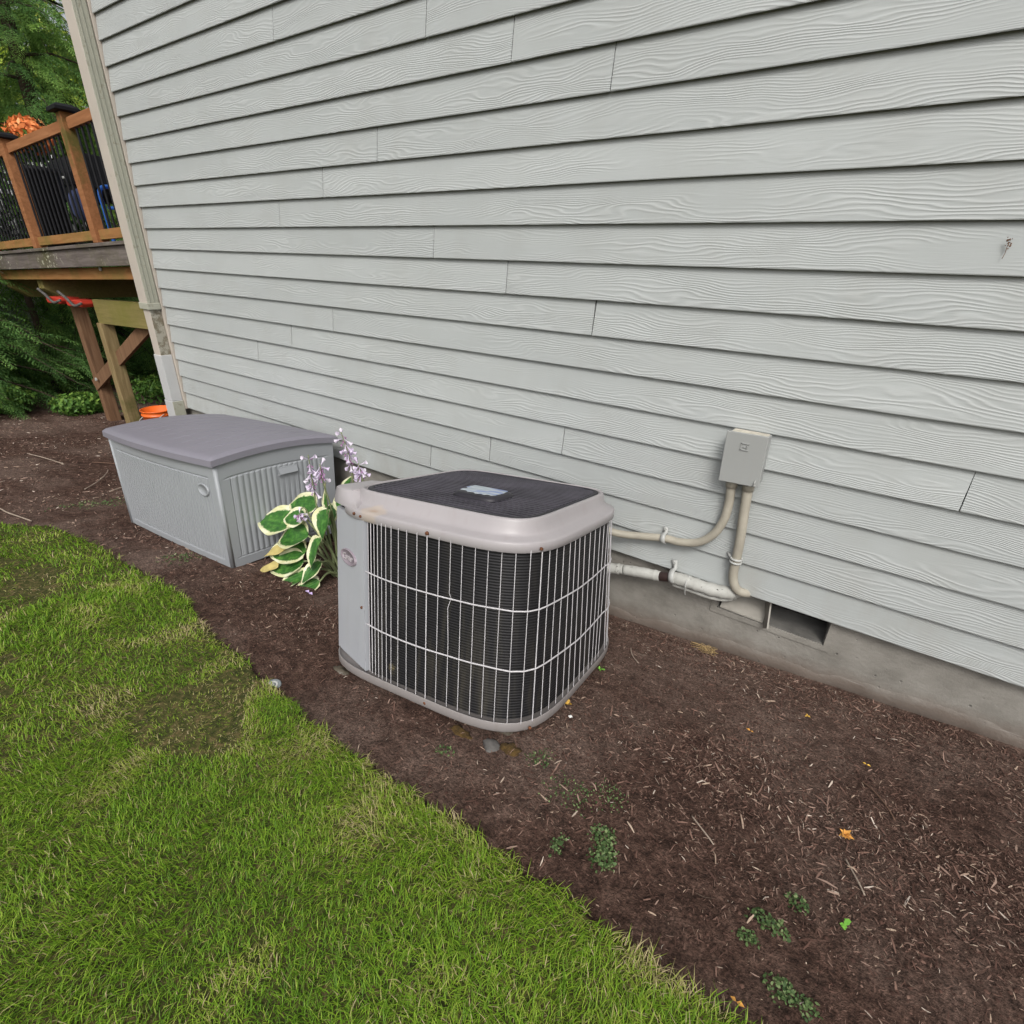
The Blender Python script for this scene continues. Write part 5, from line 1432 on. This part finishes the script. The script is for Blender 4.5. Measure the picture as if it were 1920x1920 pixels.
def conifer(pos, H, Rmax, label, seed, mat, nb, leaf=.055, zlow=.2, droop=.25, fl=(.5, .9), side=None, dens=(14, 6), low=0):
    g = np.random.default_rng(seed)
    t = thing('conifer_tree', label, 'tree', pos, group='conifers beyond the deck')
    MB().tube([(0, 0, -.3), (.03, .02, H * .35), (-.02, .03, H * .7), (0, 0, H)], [.16, .13, .08, .02], 10).build('trunk', 'bark', t, True)
    protos = [frond(1.0, g.uniform(.34, .52), *dens, g, leaf) for _ in range(5)]
    Vs, As = [], []; br = MB()
    for b in range(nb + low):
        hz_ = zlow + (H - zlow - .3) * (b / nb) ** .95 if b < nb else g.uniform(.15, 2.6); rel = 1 - (hz_ - zlow) / (H - zlow)
        Lb = Rmax * (.25 + .75 * rel ** .8) * g.uniform(.65, 1.12)
        a = g.uniform(0, 2 * PI) if side is None or g.random() < .25 else side + g.normal(0, .85)
        d = np.array([math.cos(a), math.sin(a), 0]); up0 = g.uniform(-.05, .28)
        P = lambda s: np.array([0, 0, hz_]) + d * Lb * s + np.array([0, 0, Lb * (up0 * s - (up0 + droop) * s * s)])
        br.tube([P(s) for s in (0, .35, .7, 1)], [.028, .018, .010, .004], 5, cap=False)
        for f in range(int(6 + Lb * 3.6)):
            s = g.uniform(.06, 1.0); pr, tn = protos[g.integers(5)]
            fa = a + g.choice([-1, 1]) * g.uniform(.15, 1.0) * (1.2 - s * .7); sc = g.uniform(*fl) * (1.12 - .45 * s); pt = g.normal(-.18 - (droop - .25), .25)
            ca, sa = math.cos(fa), math.sin(fa); cp, sp2 = math.cos(pt), math.sin(pt)
            Mx = np.array([[ca * cp, -sa, -ca * sp2], [sa * cp, ca, -sa * sp2], [sp2, 0, cp]])
            q = pr.reshape(-1, 3) * sc @ Mx.T + P(s)
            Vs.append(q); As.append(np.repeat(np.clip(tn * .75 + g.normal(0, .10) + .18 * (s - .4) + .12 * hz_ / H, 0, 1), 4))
    br.build('branches', 'bark', t, True)
    V = np.concatenate(Vs); A = np.concatenate(As)
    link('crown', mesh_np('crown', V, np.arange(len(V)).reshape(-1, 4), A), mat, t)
    return t
G0 = lambda x, y: float(gz(x, y))
conifer((-11.6, -.75, G0(-11.6, -.75)), 8.5, 2.6, 'dark hemlock with drooping boughs at the left edge of the picture', 101, 'conifer', 60, side=-.1, low=60, leaf=.05)
conifer((-12.9, 2.1, G0(-12.9, 2.1)), 9.5, 2.5, 'dark hemlock behind the left deck posts', 102, 'conifer', 56, side=-.45, low=50, leaf=.05)
conifer((-11.2, 4.35, G0(-11.2, 4.35)), 9.0, 2.6, 'dark hemlock behind the deck near the house corner', 103, 'conifer', 60, side=-1.0, low=50, leaf=.05)
conifer((-14.2, .2, G0(-14.2, .2)), 12.5, 3.4, 'tall feathery cedar rising over the railing at the left', 104, 'cedar_leaf', 88, leaf=.060, fl=(.8, 1.35), droop=.6, side=-.1, dens=(18, 7), low=10)
conifer((-14.6, 3.0, G0(-14.6, 3.0)), 12.5, 3.4, 'tall feathery cedar rising behind the deck railing', 105, 'cedar_leaf', 88, leaf=.060, fl=(.8, 1.35), droop=.6, side=-.4, dens=(18, 7), low=10)
conifer((-10.4, -2.6, G0(-10.4, -2.6)), 7.5, 2.3, 'hemlock just outside the left edge, its boughs over the soil', 106, 'conifer', 38, side=.3)
conifer((-10.5, 7.5, G0(-10.5, 7.5)), 9.5, 2.6, 'hemlock far behind the house end wall', 107, 'conifer', 34)
for i, (x, y, h, r_) in enumerate(((-20.5, .4, 6.2, 3.6), (-21.5, 4.4, 6.5, 3.8), (-22, -3.2, 6.0, 3.6), (-20, 8.5, 6.5, 3.8))):
    t = thing('broadleaf_tree', ('sunlit yellow-green tree glimpsed between the conifers, left one', 'sunlit yellow-green tree glimpsed between the conifers, middle one', 'sunlit tree beyond the left edge of the conifers', 'sunlit tree behind the house end wall')[i], 'tree', (x, y, G0(x, y)), group='sunlit trees in the distance')
    MB().tube([(0, 0, -.3), (.1, 0, h * .5), (0, .1, h)], [.2, .15, .08], 8).build('trunk', 'bark', t, True)
    V, F, A = blob_leaves(9000, r_, r_, h * .62, .16, 50 + i, .45); o = link('crown', mesh_np('crown', V, F, A), 'sun_tinted_leaf', t); o.location = (0, 0, h * .72)
SHR = [((-9.3, -.95), .42, .20, 'low leafy shrub at the left edge behind the bare soil'), ((-9.85, -.30), .34, .20, 'low shrub in front of the hemlock left of the deck posts'), ((-9.35, .45), .30, .17, 'small pale-tipped shrub right behind the brown deck post'),
       ((-9.6, 1.7), .5, .26, 'shrub under the deck behind the olive deck post'), ((-9.2, 2.9), .55, .32, 'shrub under the deck near the house corner'), ((-9.5, -1.9), .7, .4, 'leafy shrub outside the left edge by the lawn')]
for i, ((x, y), r_, h_, lb_) in enumerate(SHR):
    t = thing('shrub', lb_, 'shrub', (x, y, G0(x, y)), group='shrubs at the wood edge')
    V, F, A = blob_leaves(1500, r_, r_ * 1.2, h_, .032, 70 + i, .2); o = link('foliage', mesh_np('foliage', V, F, A), 'shrub', t); o.location = (0, 0, h_ * .8)
    st_ = MB()
    for k in range(6): a = k * 1.05; st_.tube([(0, 0, -.05), (.4 * r_ * math.cos(a), .4 * r_ * math.sin(a), h_)], [.012, .005], 5)
    st_.build('stems', 'bark', t, True)
